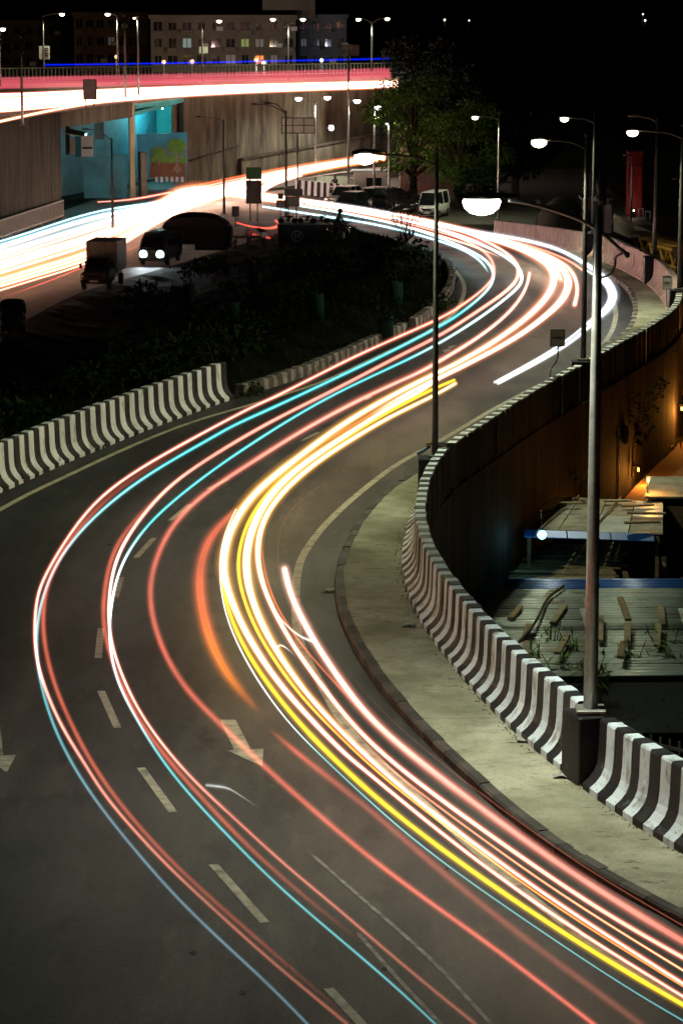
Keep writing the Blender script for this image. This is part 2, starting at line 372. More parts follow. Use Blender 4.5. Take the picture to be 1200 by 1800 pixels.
# ------------------------------------------------------------------ striped barriers, kerbs and the retaining wall
JERSEY = [(0,0),(0,.10),(.09,.17),(.17,.27),(.215,.38),(.235,.55),(.25,1.0),(.27,1.03),(.46,1.03),(.48,1.0),(.49,0)]
KERB = [(0,-.1),(.0,.13),(.03,.165),(.17,.17),(.18,-.1)]
KERB_H = [(0,-.1),(.02,.27),(.05,.31),(.26,.31),(.30,-.1)]
def striped(name, label, cat, line, prof, side, step, mats, z0=.0, group=None, jit=.013, scale=1.0, zf=rz):
    L = plen(line); n = max(2, round(L / step)); pts = resample(line, n * 2 + 1); c = pts[n]
    base = Vector((c.x, c.y, zf(c.y) + z0)); mb = MB()
    for i in range(n):
        j = RND.uniform(-jit, jit); jo = RND.uniform(-jit, jit); rows = []
        for q in (0, 1, 2):
            k = 2*i + q; p = pts[k]; t = (pts[min(k+1, 2*n)] - pts[max(k-1, 0)]); t.z = 0; t.normalize()
            nrm = Vector((t.y, -t.x, 0)) * side
            rows.append([Vector((p.x, p.y, zf(p.y) + z0)) + nrm * (o * scale + jo) + Vector((0, 0, h * scale + (j if h > .05 else 0))) for o, h in prof])
        mb.loft(rows, i % 2, False); np_ = len(prof)
        if np_ > 8:
            for q in range(len(mb.m) - 2*(np_-1), len(mb.m)):
                if (q - (len(mb.m) - 2*(np_-1))) % (np_-1) >= np_ - 3: mb.m[q] = 2
        mb.add(rows[0], [tuple(range(np_))], 2 if (np_ > 8 and i == 0) else i % 2); mb.add(rows[-1], [tuple(range(np_-1, -1, -1))], 2 if (np_ > 8 and i == n-1) else i % 2)
    o = mb.build(name, list(mats) + [CONC_W], off=base); return tag(o, label, cat, group)
def cut(line, y0, y1): return [p for p in line if y0 <= p.y <= y1]
GB = 'striped barriers along the outer side of the ramp'
striped('crash_barrier', 'black and white striped concrete barrier nearest the camera, beside the footpath', 'barrier', cut(BE, 20, 41.35), JERSEY, 1, .315, [BW, BK], .14, GB)
striped('crash_barrier', 'black and white striped concrete barrier curving beside the footpath to the second lamp post', 'barrier', cut(BE, 41.95, 66.0), JERSEY, 1, .315, [BW, BK], .14, GB)
striped('crash_barrier', 'mossy striped parapet seen from outside above the tall dark wall', 'barrier', cut(BE, 66.7, 80.6), JERSEY, 1, .33, [BWL, BKL], .10, GB)
striped('crash_barrier', 'striped parapet above the orange-lit wall at the bend', 'barrier', cut(BE, 81.2, 99.0), JERSEY, 1, .33, [BWL, BKL], .12, GB)
PB = mat('barrier_pink_glow', (.42,.30,.27), (.55,.40,.36), 2, .7, bump=.3, dirt=(.2,.15,.13), dscale=1.6)  # pink glow of the trails is put into these barrier colours
PB2 = mat('barrier_pink_glow_dark', (.30,.19,.17), (.42,.28,.25), 2, .7, bump=.3, dirt=(.15,.11,.1), dscale=1.6)
striped('crash_barrier', 'barrier coloured with pink trail glow between the first two black plinths on the far bend', 'barrier', cut(BE, 99.6, 112.6), JERSEY, 1, .33, [PB, PB2], .12, GB)
striped('crash_barrier', 'barrier coloured with pink trail glow in the middle of the far bend, between black plinths', 'barrier', cut(BE, 113.3, 133.4), JERSEY, 1, .33, [PB, PB2], .12, GB)
striped('crash_barrier', 'barrier coloured with pink trail glow furthest along the bend, running to the white glare', 'barrier', cut(BE, 134.2, 184), JERSEY, 1, .4, [PB, PB2], .05, GB)
striped('crash_barrier', 'black and white striped barrier on the left edge of the ramp', 'barrier', cut(LE, 48, 81.6), JERSEY, -1, .333, [BWL, BKL], -.02, None)
striped('kerb', 'low black and white striped kerb along the planted bank', 'kerb', cut(LE, 82.1, 97.4), KERB_H, -1, .33, [KW, KB], 0, 'striped kerbs of the planted bank', .015)
far_k = [p for p in LE if p.y > 98.2 and p.y < 128]
striped('kerb', 'low striped kerb at the inner tip of the bend', 'kerb', far_k, KERB_H, -1, .36, [KW, KB], 0, 'striped kerbs of the planted bank', .015)
K1 = mat('kerb_shadow_black', (.022,.02,.018), (.05,.045,.04), 5, .85, bump=.6, bscale=16, dirt=(.02,.018,.016), dscale=2.5, dlo=.42, dhi=.58)  # near black paints the shadow line along the kerb into its colour
striped('kerb', 'broken kerb stones with a painted black shadow line along the near footpath', 'kerb', cut(RE, 20, 71.2), KERB, 1, .62, [K1, KB], -.01, None, .011)
striped('kerb', 'low kerb of the footpath at the far bend', 'kerb', cut(RE, 88, 150), KERB, 1, .6, [KW, KB], -.01, None, .012)
# retaining wall: panels following the barrier
rw = thing('retaining_wall', 'tall dark concrete retaining wall carrying the curved ramp', 'wall', (4, 72, -5.5), world=True)
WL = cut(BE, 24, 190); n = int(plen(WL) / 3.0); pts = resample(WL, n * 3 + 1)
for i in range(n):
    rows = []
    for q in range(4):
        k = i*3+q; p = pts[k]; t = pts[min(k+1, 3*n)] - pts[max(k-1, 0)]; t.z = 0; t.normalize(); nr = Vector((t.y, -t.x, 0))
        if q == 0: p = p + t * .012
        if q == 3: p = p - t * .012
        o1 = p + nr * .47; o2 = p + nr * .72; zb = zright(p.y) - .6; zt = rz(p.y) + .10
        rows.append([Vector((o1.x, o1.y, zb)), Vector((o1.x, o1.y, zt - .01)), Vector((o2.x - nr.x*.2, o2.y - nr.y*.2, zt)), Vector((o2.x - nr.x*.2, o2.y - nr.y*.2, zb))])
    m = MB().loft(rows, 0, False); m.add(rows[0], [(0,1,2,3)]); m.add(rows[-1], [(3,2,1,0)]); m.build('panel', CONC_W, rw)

# ------------------------------------------------------------------ painted markings, each its own sheet
def strip_line(name, line, w, m, lift=.006, dash=None, **kw):
    pts = resample(line, max(8, int(plen(line) / .5))); rows = []
    for i, p in enumerate(pts):
        t = pts[min(i+1, len(pts)-1)] - pts[max(i-1, 0)]; t.z = 0; t.normalize(); nr = Vector((t.y, -t.x, 0))
        rows.append([Vector((q.x, q.y, rz(q.y) + lift)) for q in (p - nr*w/2, p + nr*w/2)])
    return MB().loft(rows, 0, False).build(name, m, kind='structure')
eR = [(8.6,20,0),(5.0,30,0),(2.9,35,0),(1.55,39.5,0)] + [U(*q) for q in [(650,1323),(600,1267),(557,1190),(530,1140),(520,1087),(522,1010),(540,963),(593,900),(691,820),(767,779),(867,719),(967,667),(1033,629),(1067,596),(1081,562),(1079,535),(1066,510)]]
strip_line('edge_line', smooth(spline(eR, 8), 8), .16, PAINT)
eL = [(-5.4,24,0),(-7.4,35,0),(-9.1,45,0),(-9.4,53,0)] + [U(*q) for q in [(0,896),(112,840),(225,787),(337,742),(450,709),(565,672),(660,628),(740,590),(790,558),(809,534),(816,500),(794,470)]]
strip_line('edge_line', smooth(spline(eL, 8), 8), .15, PAINT_Y)
for d in [((178,1215),(207,1280)),((248,1350),(304,1428)),((375,1520),(465,1622)),((577,1738),(655,1822)),((178,1105),(173,1157)),((213,1015),(203,1052)),((271,946),(239,981)),((334,887),(300,915)),((402,842),(366,860)),((560,760),(530,775))]:
    strip_line('lane_dash', [U(*d[0]), U(*d[1])], .125, PAINT, .006)
for ln in ([(545,1500),(650,1592),(760,1690),(862,1800)], [(628,1640),(700,1722),(778,1805)]):
    strip_line('worn_line', spline([U(*q) for q in ln], 6), .06, PAINT_F, .005)
def flat(name, polys, m, lift=.007):
    mb = MB()
    for pl in polys: mb.add([U(x, y, lift) for x, y in pl], [tuple(range(len(pl)))])
    return mb.build(name, m, kind='structure')
flat('arrow_marking', [[(386,1265),(414,1265),(441,1317),(412,1318)], [(400,1319),(463,1316),(461,1347)]], PAINT)
flat('arrow_marking', [[(-18,1262),(0,1270),(6,1326),(-12,1326)], [(-28,1328),(29,1327),(12,1358)]], PAINT)
flat('arrow_marking', [[(776,616),(790,612),(792,616),(782,620)], [(786,609),(803,606),(792,613)]], PAINT)
flat('arrow_marking', [[(640,700),(652,696),(655,699),(643,704)]], PAINT)

# ------------------------------------------------------------------ ribbons of light that the traffic leaves above the road
SHELLS = [(1.55, 10, .045, .0), (1.15, 10, .10, .0), (.82, 10, .20, .03), (.52, 8, .24, .12)]
def glow_tube(name, label, pts, rad, cores, halos, group=None, fade=(0, 0), shells=SHELLS, cat='light trail'):
    n = len(pts); v = []; f = []; col = []; mi = []
    base = pts[n // 2].copy()
    fr = []
    for i, p in enumerate(pts):
        t = (pts[min(i+1, n-1)] - pts[max(i-1, 0)]).normalized(); a = t.cross(Vector((0,0,1))).normalized(); fr.append((a, a.cross(t)))
    for si, (k, sd, fh, fc) in enumerate(shells):
        o = len(v)
        for i, p in enumerate(pts):
            u = i / (n - 1); g = 1.0
            if fade[0]: g *= min(1, u / fade[0])
            if fade[1]: g *= min(1, (1 - u) / fade[1])
            g *= 1 + .14 * math.sin(i * .55 + base.x * 3) * math.sin(i * .21 + base.y) + .06 * math.sin(i * 1.7 + base.z * 5 + n)
            c = [(halos[i][q] * fh + cores[i][q] * fc) * g for q in range(3)]
            a, b = fr[i]; e = rad[i] * k
            for s in range(sd):
                th = 2 * math.pi * s / sd; v.append(p + e * (math.cos(th) * a + math.sin(th) * b) - base); col += [*c, 1.0]
        for i in range(n - 1):
            for s in range(sd): f.append((o+i*sd+s, o+(i+1)*sd+s, o+(i+1)*sd+(s+1)%sd, o+i*sd+(s+1)%sd)); mi.append(1)
        f.append(tuple(o + s for s in range(sd))); f.append(tuple(o+(n-1)*sd+s for s in range(sd-1, -1, -1))); mi += [mi[-1]] * 2
    fr_ = random.Random(len(label) * 7 + int(abs(base.x) * 31) + n)
    lum = max(max(c) for c in cores); wide = max(rad) > .055
    fils = [(0., 0., .30, 1.0)] if not wide else [(fr_.uniform(-.1,.1), 0., .26, .75), (-fr_.uniform(.34,.5), fr_.uniform(-.2,.2), .15, fr_.uniform(.35,.8)), (fr_.uniform(.3,.5), fr_.uniform(-.2,.2), .17, fr_.uniform(.35,.8)), (fr_.uniform(-.7,.7), fr_.uniform(-.4,.4), .09, fr_.uniform(.2,.5))]
    for ox, oz, k, am in fils:
        o = len(v); sd = 6; ph = fr_.uniform(0, 6.28); wv = fr_.uniform(.04, .12)
        for i, p in enumerate(pts):
            u = i / (n - 1); g = 1.0
            if fade[0]: g *= min(1, u / fade[0])
            if fade[1]: g *= min(1, (1 - u) / fade[1])
            g *= 1 + .28 * math.sin(i * .43 + ph) * math.sin(i * .17 + ph * 2)
            c = [cores[i][q] * .44 * am * g for q in range(3)]; a, b = fr[i]; e = max(.004, rad[i] * k)
            cc = p + a * rad[i] * (ox + wv * math.sin(ph + u * 9)) + b * rad[i] * oz
            for s in range(sd):
                th = 2 * math.pi * s / sd; v.append(cc + e * (math.cos(th) * a + math.sin(th) * b) - base); col += [*c, 1.0]
        for i in range(n - 1):
            for s in range(sd): f.append((o+i*sd+s, o+(i+1)*sd+s, o+(i+1)*sd+(s+1)%sd, o+i*sd+(s+1)%sd)); mi.append(0)
        f.append(tuple(o + s for s in range(sd))); f.append(tuple(o+(n-1)*sd+s for s in range(sd-1, -1, -1))); mi += [0, 0]
    me = bpy.data.meshes.new(name); me.from_pydata([tuple(x) for x in v], [], f)
    me.materials.append(GLOW_CORE); me.materials.append(GLOW_HALO); me.polygons.foreach_set('material_index', mi)
    at = me.color_attributes.new('glow', 'FLOAT_COLOR', 'POINT'); at.data.foreach_set('color', col); me.update()
    o = bpy.data.objects.new(name, me); COL.objects.link(o); o.location = base
    return tag(o, label, cat, group)
def lerp_list(keys, n):          # keys: list of (u, value tuple)
    out = []
    for i in range(n):
        u = i / (n - 1); a = keys[0]; b = keys[-1]
        for k0, k1 in zip(keys, keys[1:]):
            if k0[0] <= u <= k1[0]: a, b = k0, k1; break
        t = 0 if b[0] == a[0] else min(1, max(0, (u - a[0]) / (b[0] - a[0])))
        out.append([a[1][q] + (b[1][q] - a[1][q]) * t for q in range(len(a[1]))])
    return out
WHG = ((1.9, 1.6, 1.05), (1.0, .44, .04)); WHT = ((1.9, 1.65, 1.35), (.95, .25, .10)); SAL = ((1.1, .52, .42), (.58, .12, .07)); SALD = ((.12, .025, .016), (.46, .085, .045))
CYN = ((.12, .75, .78), (.05, .34, .36)); YEL = ((1.3, 1.05, .01), (.75, .45, .01)); ORG = ((.25, .05, .008), (.70, .13, .03)); PALE = ((1.0, 1.0, .9), (.22, .22, .2))
CWH = ((1.6, 2.3, 2.5), (.2, .62, .72)); RED = ((.8, .07, .04), (.5, .04, .03)); SLATE = ((.06, .11, .14), (.07, .13, .16)); VEIL = ((.06,.02,.012), (.16,.045,.025))
WCOOL = ((1.6, 1.7, 1.8), (.5, .55, .6))
def trail(label, px, w, kind, group=None, dz=.72, z=None, fade=(0, 0), n=5, keys=None, it=10, shells=SHELLS):
    """px: photograph pixels measured on the road (x, y[, width]) -> real path at lamp height above the carriageway"""
    pts = []; wid = []
    for q in px:
        p = q if isinstance(q, Vector) else U(q[0], q[1], dz) if z is None else U(q[0], q[1], z=z)
        pts.append(p); wid.append((q[2] if not isinstance(q, Vector) and len(q) > 2 else w) * 1.04)
    s4 = spline([Vector((*p, ww)) for p, ww in zip(pts, wid)], n)
    pos = smooth([Vector(q[:3]) for q in s4], it); wd = [q[3] for q in s4]
    rad = [max(.004, ww / 2 * p.y / F) for ww, p in zip(wd, pos)]
    N = len(pos); ks = keys or [(0, kind), (1, kind)]
    cores = lerp_list([(u, k[0]) for u, k in ks], N); halos = lerp_list([(u, k[1]) for u, k in ks], N)
    return glow_tube('light_trail', label, pos, rad, cores, halos, group, fade, shells)
GT = 'light trails along the curving ramp'
# --- left lane pair
trail('pale salmon light trail swinging furthest left across the ramp', [(520,352,5),(575,361,5),(650,372,5),(725,387,5),(787,409,6),(835,431,7),(862,452,7),(869,476,7),(864,492,7),(842,515,7),(806,540),(775,559),(700,592),(625,626),(565,656),(475,702),(450,712),(400,738),(322,780),(225,836),(150,898),(85,1000),(65,1050),(61,1110),(65,1160),(80,1212),(110,1280),(150,1343),(185,1400),(250,1475),(310,1537),(400,1620),(475,1688),(610,1800)], 8, SAL, GT, keys=[(0,WHT),(.12,SAL),(.28,((1.2,.5,.38),(.75,.16,.09))),(.72,((1.7,.95,.8),(.6,.13,.08))),(.84,((.7,.28,.22),(.4,.095,.06))),(.92,((.22,.07,.05),(.22,.06,.04))),(1,VEIL)])
trail('dull orange light trail hugging the furthest left pale one', [(340,780),(225,845),(160,905),(120,955),(90,1010),(79,1050),(75,1110),(90,1185),(115,1250),(165,1350),(240,1448),(325,1538),(450,1648),(500,1692),(620,1795)], 9, SALD, GT, fade=(.25, .45))
trail('turquoise light trail running inside the furthest left pair', [(526,362,4),(575,370,4),(650,384,4),(725,401,5),(800,428,5),(848,452,6),(866,474,6),(866,495,6),(850,518,6),(806,553),(775,572),(700,612),(587,666),(475,719),(411,747),(367,773),(262,832),(176,898),(115,965),(84,1025),(68,1080),(64,1140),(70,1190),(85,1250),(115,1322),(165,1403),(230,1485),(310,1578),(400,1664),(475,1733),(545,1805)], 7, CYN, GT, keys=[(0,((.8,2.2,2.2),(.1,.4,.4))),(.2,((2.2,3,3),(.3,.5,.5))),(.3,CYN),(.52,CYN),(.62,((.5,.6,.62),(.14,.2,.2))),(.75,((.1,.42,.45),(.04,.18,.2))),(.84,SLATE),(1,((.03,.055,.07),(.05,.09,.11)))])
# --- second pair
trail('pale salmon light trail second from the left with a white core', [(530,350,5),(600,361,5),(680,374,5),(750,388,6),(806,404,6),(862,427,7),(900,452,8),(911,472,8),(908,494,8),(881,519,8),(825,556),(775,589),(700,626),(625,666),(550,704),(460,749),(356,812),(292,859),(240,920),(207,975),(194,1030),(191,1080),(195,1125),(210,1175),(235,1232),(270,1288),(320,1350),(370,1400),(425,1450),(500,1520),(600,1602),(700,1690),(835,1800)], 8, SAL, GT, keys=[(0,WHT),(.2,((2.2,1.5,1.2),(.9,.2,.11))),(.34,SAL),(.5,SAL),(.62,((2.2,1.7,1.5),(.6,.14,.09))),(.74,((1.7,.9,.75),(.6,.13,.08))),(.86,((.4,.13,.1),(.35,.09,.06))),(1,VEIL)])
trail('dull red light trail beside the second pale one', [(330,828),(270,880),(228,925),(200,968),(186,1022),(181,1080),(187,1125),(200,1170),(222,1222),(247,1270),(300,1342),(375,1424),(450,1502),(550,1588),(640,1660)], 9, SALD, GT, fade=(.2, .3))
trail('turquoise light trail second from the left on the ramp', [(540,358,4),(620,371,4),(700,385,4),(770,402,5),(830,422,6),(888,450,7),(913,472,7),(918,494,7),(900,515,6),(850,554),(775,602),(700,640),(587,692),(497,745),(450,775),(375,825),(280,900),(235,955),(209,1003),(196,1060),(192,1110),(197,1160),(210,1205),(235,1255),(280,1330),(340,1405),(425,1494),(500,1568),(600,1653),(690,1730),(770,1805)], 6, CYN, GT, keys=[(0,((2,3,3),(.3,.5,.5))),(.28,((3,3.6,3.6),(.4,.6,.6))),(.36,CYN),(.55,CYN),(.62,((2.6,2.8,2.8),(.3,.4,.4))),(.72,((1.2,1.5,1.6),(.2,.3,.32))),(.8,((.1,.5,.52),(.04,.2,.22))),(1,((.05,.22,.24),(.03,.1,.11)))])
# --- third salmon and the orange ones
trail('soft salmon light trail through the middle of the ramp', [(930,480,7),(925,505,7),(900,545,8),(840,594,9),(775,632),(737,655),(662,687),(542,749),(450,808),(380,852),(320,902),(285,955),(265,1015),(265,1065),(275,1110),(295,1160),(330,1215),(380,1265),(430,1315),(515,1393),(600,1466),(658,1514),(767,1595),(875,1671),(1037,1796),(1100,1845)], 12, SALD, GT, keys=[(0,WHT),(.2,SAL),(.45,((.12,.035,.022),(.50,.10,.062))),(.75,((.14,.033,.022),(.44,.08,.05))),(1,((.5,.10,.07),(.3,.05,.035)))])
trail('broad blurred orange light trail curving left of the white bundle', [(425,885,8),(405,905,12),(375,937,17),(356,975,20),(350,1025,22),(356,1075,23),(371,1130,24),(396,1180,22),(425,1218,18),(458,1254,12)], 20, ORG, GT, keys=[(0,SALD),(.25,((.1,.02,.01),(.58,.10,.05))),(.55,((.1,.02,.006),(.66,.12,.035))),(.8,((.3,.08,.004),(.80,.19,.012))),(1,ORG)], fade=(.15, .3))
trail('dim broad reddish light trail carrying on below the orange one', [(475,1283,9),(530,1330,12),(575,1365,14),(658,1430,14),(767,1525,15),(850,1593,15),(929,1655,15),(1020,1722,15),(1130,1804,15)], 14, SALD, GT, keys=[(0,((.3,.05,.03),(.5,.075,.045))),(.3,((.06,.015,.01),(.22,.045,.03))),(1,((.03,.01,.008),(.11,.03,.02)))], fade=(.12, .0))
# --- the white bundle
trail('thin orange-red light trail above the white bundle', [(880,600,4),(800,650),(737,680),(662,722),(590,765),(520,805),(455,855),(415,900),(397,945),(393,985)], 4, ORG, GT, fade=(.2,.3))
trail('broad white light trail on the left of the bright bundle', [(740,391,8),(806,404,8),(862,421,9),(919,440,12),(958,460,17),(974,482,20),(968,512,19),(937,549,17),(874,598,15),(800,640,14),(767,656,14),(685,697,15),(595,750,16),(530,800,18),(465,850,20),(425,895,21),(401,945,22),(393,990,22),(397,1025,20),(417,1080,18),(443,1130,17),(482,1190,15),(530,1247,13),(600,1320,11),(631,1345,10),(712,1413,9),(821,1500,9),(983,1618,9),(1210,1758,9)], 16, WHT, GT, keys=[(0,WHT),(.25,WHT),(.45,WHG),(.66,WHG),(.82,((2.4,1.4,1.1),(.9,.2,.11))),(1,((1.5,.7,.55),(.75,.15,.085)))])
trail('bright yellow light trail sweeping to the lower right corner', [(387,985,4),(393,1045,8),(414,1108,9),(450,1173,10),(500,1240,11),(550,1297,12),(600,1346,12),(658,1400,12),(767,1487,12),(929,1601,12),(1092,1704,12),(1215,1775,12)], 11, YEL, GT, keys=[(0,YEL),(1,YEL)], fade=(.06, 0))
trail('hair-thin pale blue light trail just left of the yellow one', [(415,895,3),(391,945),(386,1010),(394,1070),(415,1127),(450,1192),(500,1262),(550,1315),(658,1417),(767,1509),(929,1622),(1092,1731),(1210,1800)], 4, CYN, GT, keys=[(0,PALE),(.45,((2,2,1.9),(.3,.3,.3))),(.6,((.2,.6,.62),(.06,.2,.2))),(1,((.08,.4,.42),(.03,.12,.13)))])
trail('yellow light trail between the two broad white ones', [(798,668,6),(760,684,7),(685,722,7),(620,760,7),(560,797,7),(500,838,7),(455,885,7),(428,935,7),(418,985,7),(422,1030,7),(440,1085,7),(466,1135,7),(505,1193,7),(548,1245,6),(600,1298,5),(680,1373,5),(821,1481,4),(983,1600,4),(1210,1740,4)], 6, YEL, GT, keys=[(0,YEL),(.55,((3,1.9,.03),(1,.5,.02))),(.75,((1.6,.6,.03),(.9,.3,.03))),(1,((1.2,.35,.04),(.7,.16,.04)))])
trail('broad white light trail in the middle of the bright bundle', [(775,662,6),(740,688,11),(690,712,12),(620,757,14),(545,806,17),(490,852,19),(455,900,20),(437,950,20),(433,990,20),(437,1030,19),(453,1080,18),(478,1130,17),(517,1190,15),(560,1243,14),(600,1285,13),(631,1316,13),(712,1391,12),(821,1473,11),(983,1591,10),(1210,1735,10)], 15, WHT, GT, keys=[(0,WHG),(.6,WHG),(.8,((2.2,1.3,1.0),(.95,.21,.12))),(1,((1.6,.75,.6),(.8,.16,.09)))])
trail('white light trail on the right of the bright bundle', [(800,674,8),(760,697,9),(690,730,10),(630,765,11),(565,806,13),(505,855,14),(468,903,14),(453,950,14),(454,1000,13),(472,1055,12),(501,1110,11),(532,1160,11),(572,1213,11),(631,1287,11),(712,1358,11),(821,1439,11),(983,1553,11),(1092,1622,11),(1215,1692,11)], 12, WHT, GT, keys=[(0,WHG),(.3,WHG),(.55,WHT),(.75,((2.0,1.1,.85),(.95,.2,.11))),(1,((1.5,.7,.55),(.8,.16,.09)))])
trail('thin orange light trail right of the white bundle', [(458,925),(462,985),(475,1040),(500,1090),(540,1147),(600,1212),(640,1258),(700,1318)], 4, SAL, GT, keys=[(0,ORG),(1,SALD)], fade=(.3,.3))
trail('thick pinkish-white light trail starting abruptly beside the edge line', [(500,1000,16),(508,1035,16),(521,1068,16),(551,1125,16),(600,1199,17),(658,1273,17),(767,1362,18),(875,1443,18),(983,1520,18),(1092,1590,18),(1215,1664,18)], 17, WHT, GT, keys=[(0,((2.2,1.8,1.5),(1.0,.5,.38))),(.4,((1.2,.85,.7),(.95,.34,.25))),(.65,((.5,.25,.2),(.75,.2,.14))),(1,((.25,.1,.08),(.6,.14,.09)))])
trail('faint hair-like red light trail along the footpath kerb', [(600,1165),(660,1240),(760,1330),(868,1412),(978,1492),(1092,1565),(1215,1636)], 2.5, VEIL, GT, fade=(.5,0))
trail('faint thread of reddish light left of the edge line, falling straight', [(560,855),(515,890),(495,925),(487,960),(490,1000)], 2.2, ((.02,.006,.004),(.06,.016,.01)), GT)
trail('thin salmon light trail between the white bundle and the pink-white one, near the corner', [(640,1310),(712,1374),(821,1455),(983,1572),(1210,1712)], 5, SAL, GT, keys=[(0,SALD),(1,((2.2,.9,.5),(.9,.22,.08)))], fade=(.2,0))
trail('short pale green squiggle of light crossing the pink-white trail', [(487,1079,2),(502,1098,4),(525,1118,6),(548,1127,8)], 5, PALE, 'small squiggles of light', dz=.5, keys=[(0,((.9,1.0,.8),(.1,.12,.1))),(1,PALE)])
trail('small hooked squiggle of light beside the white bundle', [(485,1143,6),(492,1134,6),(503,1139,4),(520,1154,2)], 5, ((.8,.8,.7),(.15,.15,.13)), 'small squiggles of light', dz=.5, fade=(0,.4), it=2)
trail('pale wavy squiggle of light left of the arrow on the road', [(362,1380,7),(380,1382,8),(402,1386,6),(425,1400,4),(456,1421,2)], 5, ((.34,.36,.36),(.12,.13,.13)), 'small squiggles of light', dz=.3, fade=(0,.5), it=3)
# --- far bend
trail('outer white light trail wrapping the far bend', [(540,352,5),(640,366,6),(720,382,6),(787,398,7),(844,409,8),(919,421,9),(982,438,9),(1027,463,11),(1060,486,14),(1074,504,16),(1079,522,16),(1070,542,14),(1044,565,10),(1009,597,8),(950,634,7),(875,674,6)], 10, WCOOL, GT, n=6)
trail('second strand of the outer white light trail, ending on the asphalt', [(1030,475,4),(1055,492,6),(1068,508,7),(1071,524,7),(1062,543,7),(1040,560,6),(1005,592,5),(946,630,5),(869,672,5)], 6, WCOOL, GT, n=6)
trail('thick white light trail with an orange fringe inside the far bend', [(700,376,6),(770,391,7),(850,411,9),(915,432,13),(965,453,17),(992,476,19),(1000,498,19),(990,524,17),(965,550,15),(907,594,13),(830,635,12),(790,655,12),(715,692,12),(650,730,10)], 14, WHT, GT, fade=(0,.12))
trail('salmon light trail ending at the middle of the far bend', [(760,393,5),(840,412,6),(920,432,7),(985,458,9),(1008,482,10),(1015,508,9),(1009,536,9)], 8, SAL, GT, keys=[(0,SAL),(1,((3,1.5,1.1),(1,.22,.13)))])
trail('short bright white light streak on the crest of the far bend', [(915,437,12),(945,447,20),(970,464,20),(987,498,14)], 18, WHT, GT, fade=(.1,.2))
trail('red light trail cutting inside the outer white one', [(820,408,4),(900,424,4),(960,441,4),(1005,461,5),(1028,479,5)], 5, ((1.8,.5,.35),(.9,.15,.09)), GT)
for k, (o, c) in enumerate([(0, WHT), (6, SAL), (11, SAL), (16, WHT)]):
    trail('parallel light streak before the far bend, %s of four' % ['topmost','second','third','lowest'][k], [(520,352+o*.5,4),(600,361+o*.7,4),(680,374+o*.9,5),(760,391+o*1.2,5),(830,411+o*1.3,5),(880,430+o*1.4,5)], 5, c, GT, fade=(0,.3))
trail('turquoise-white light trail lowest on the approach to the far bend', [(462,363,4),(500,369,4),(575,381,5),(650,392,5),(725,410,5),(800,432,5),(842,455,5),(858,480,4)], 5, CWH, GT, fade=(0,.15))

# --- lower road and junction: a fan of streaks
GJ = 'light trails on the lower road through the junction'
fan = []
N = 15
for i in range(N):
    t = i / (N - 1); r = RND.uniform(-.02, .02)
    y0 = 427 + 84 * (t + r); x1 = 250 + 160 * t; y1 = 357 + 2 * t
    cx = (.45 - .2 * t)
    pts = [(-60, y0 + 14), (0, y0), (90, y0 - 30 + RND.uniform(-2, 2)), (180, y0 - 58 * (1 - t * .12) + RND.uniform(-2, 2)), (260 + 10*t, 361 + 30 * t + RND.uniform(-2, 2)), (340 + 10*t, 343 + 16 * t), (400, 334 + 8 * t), (440, 327 + 5 * t)]
    kind = CWH if i in (0, 1, 3) else ORG if i == 10 else ((2.2,1.4,.9),(1.1,.3,.12)) if i > 8 else WHT
    nm = {0: 'turquoise light trail highest on the lower road, along the flyover wall', 14: 'lowest light trail on the lower road, just above the parked truck'}.get(i)
    w = RND.uniform(8, 13) if i not in (0, 14) else 4
    trail(nm or '%s light streak from the top in the dense white band across the lower road' % ORD[i], pts, w, kind, GJ if nm is None else None, z=G + .7 + RND.uniform(-.1, .25), n=4)
for i in range(6):       # curls where the two roads meet
    o = i * 3.2
    trail('%s glowing streak from the bottom in the white-hot knot of the junction' % ['lowest'][0] if i == 0 else '%s glowing streak from the bottom in the white-hot knot of the junction' % ORD[i], [(250+8*i, 364-o*.6, 6), (310, 354 - o, 20), (365, 343 - o*.8, 20), (420, 337 + o*.5, 12), (475, 342 + o*.7, 7), (530, 350 + o*.6, 5)], 6, WHT, 'light streaks knotted at the junction', z=G + .75, n=5)
for i in range(3):
    trail('white light loop turning from the junction towards the sign post, %s' % ['innermost','middle','outermost'][i], [(452+2*i, 352, 4), (462-3*i, 338-2*i, 5), (478-3*i, 326-3*i, 5), (505, 316-2*i, 4), (530, 309-i, 3)], 4, ((4,2.6,1.8),(1,.25,.12)), None, z=G + .75, n=6)
# slip road climbing along the flyover wall
YS = [(350,236),(430,243),(519,250),(580,254),(631,258),(675,262)]
for i in range(7):
    o = -6 + i * 3.4
    pts = []
    for (x, Y) in YS:
        y = {350: 334, 430: 315, 519: 297, 580: 287, 631: 279, 675: 274}[x]; k = {350: 1.5, 430: 1.2, 519: .9, 580: .75, 631: .65, 675: .6}[x]
        pts.append(P(x, y + o * k + RND.uniform(-.5, .5), Y))
    trail('%s streak of the orange-white light trails climbing the slip road' % ['topmost','second','third','middle','fifth','sixth','lowest'][i], pts, [4,5,7,8,6,5,4][i], [ORG, SAL, WHT, WHT, WHT, ((4,2,1),(1.2,.3,.1)), ORG][i], 'light trails on the slip road', n=5)
trail('curling red tail-light trail by the container', [(415,391,3),(440,398,3),(470,402,4),(488,398,6),(492,391,7),(484,388,5)], 5, RED, None, z=G+.7, n=6, keys=[(0,RED),(.7,((2.4,.25,.12),(.9,.08,.05))),(1,RED)])
trail('short straight red tail-light trail below the curl', [(445,413,7),(455,415,4),(474,418,4)], 4, RED, None, z=G+.7, n=5)
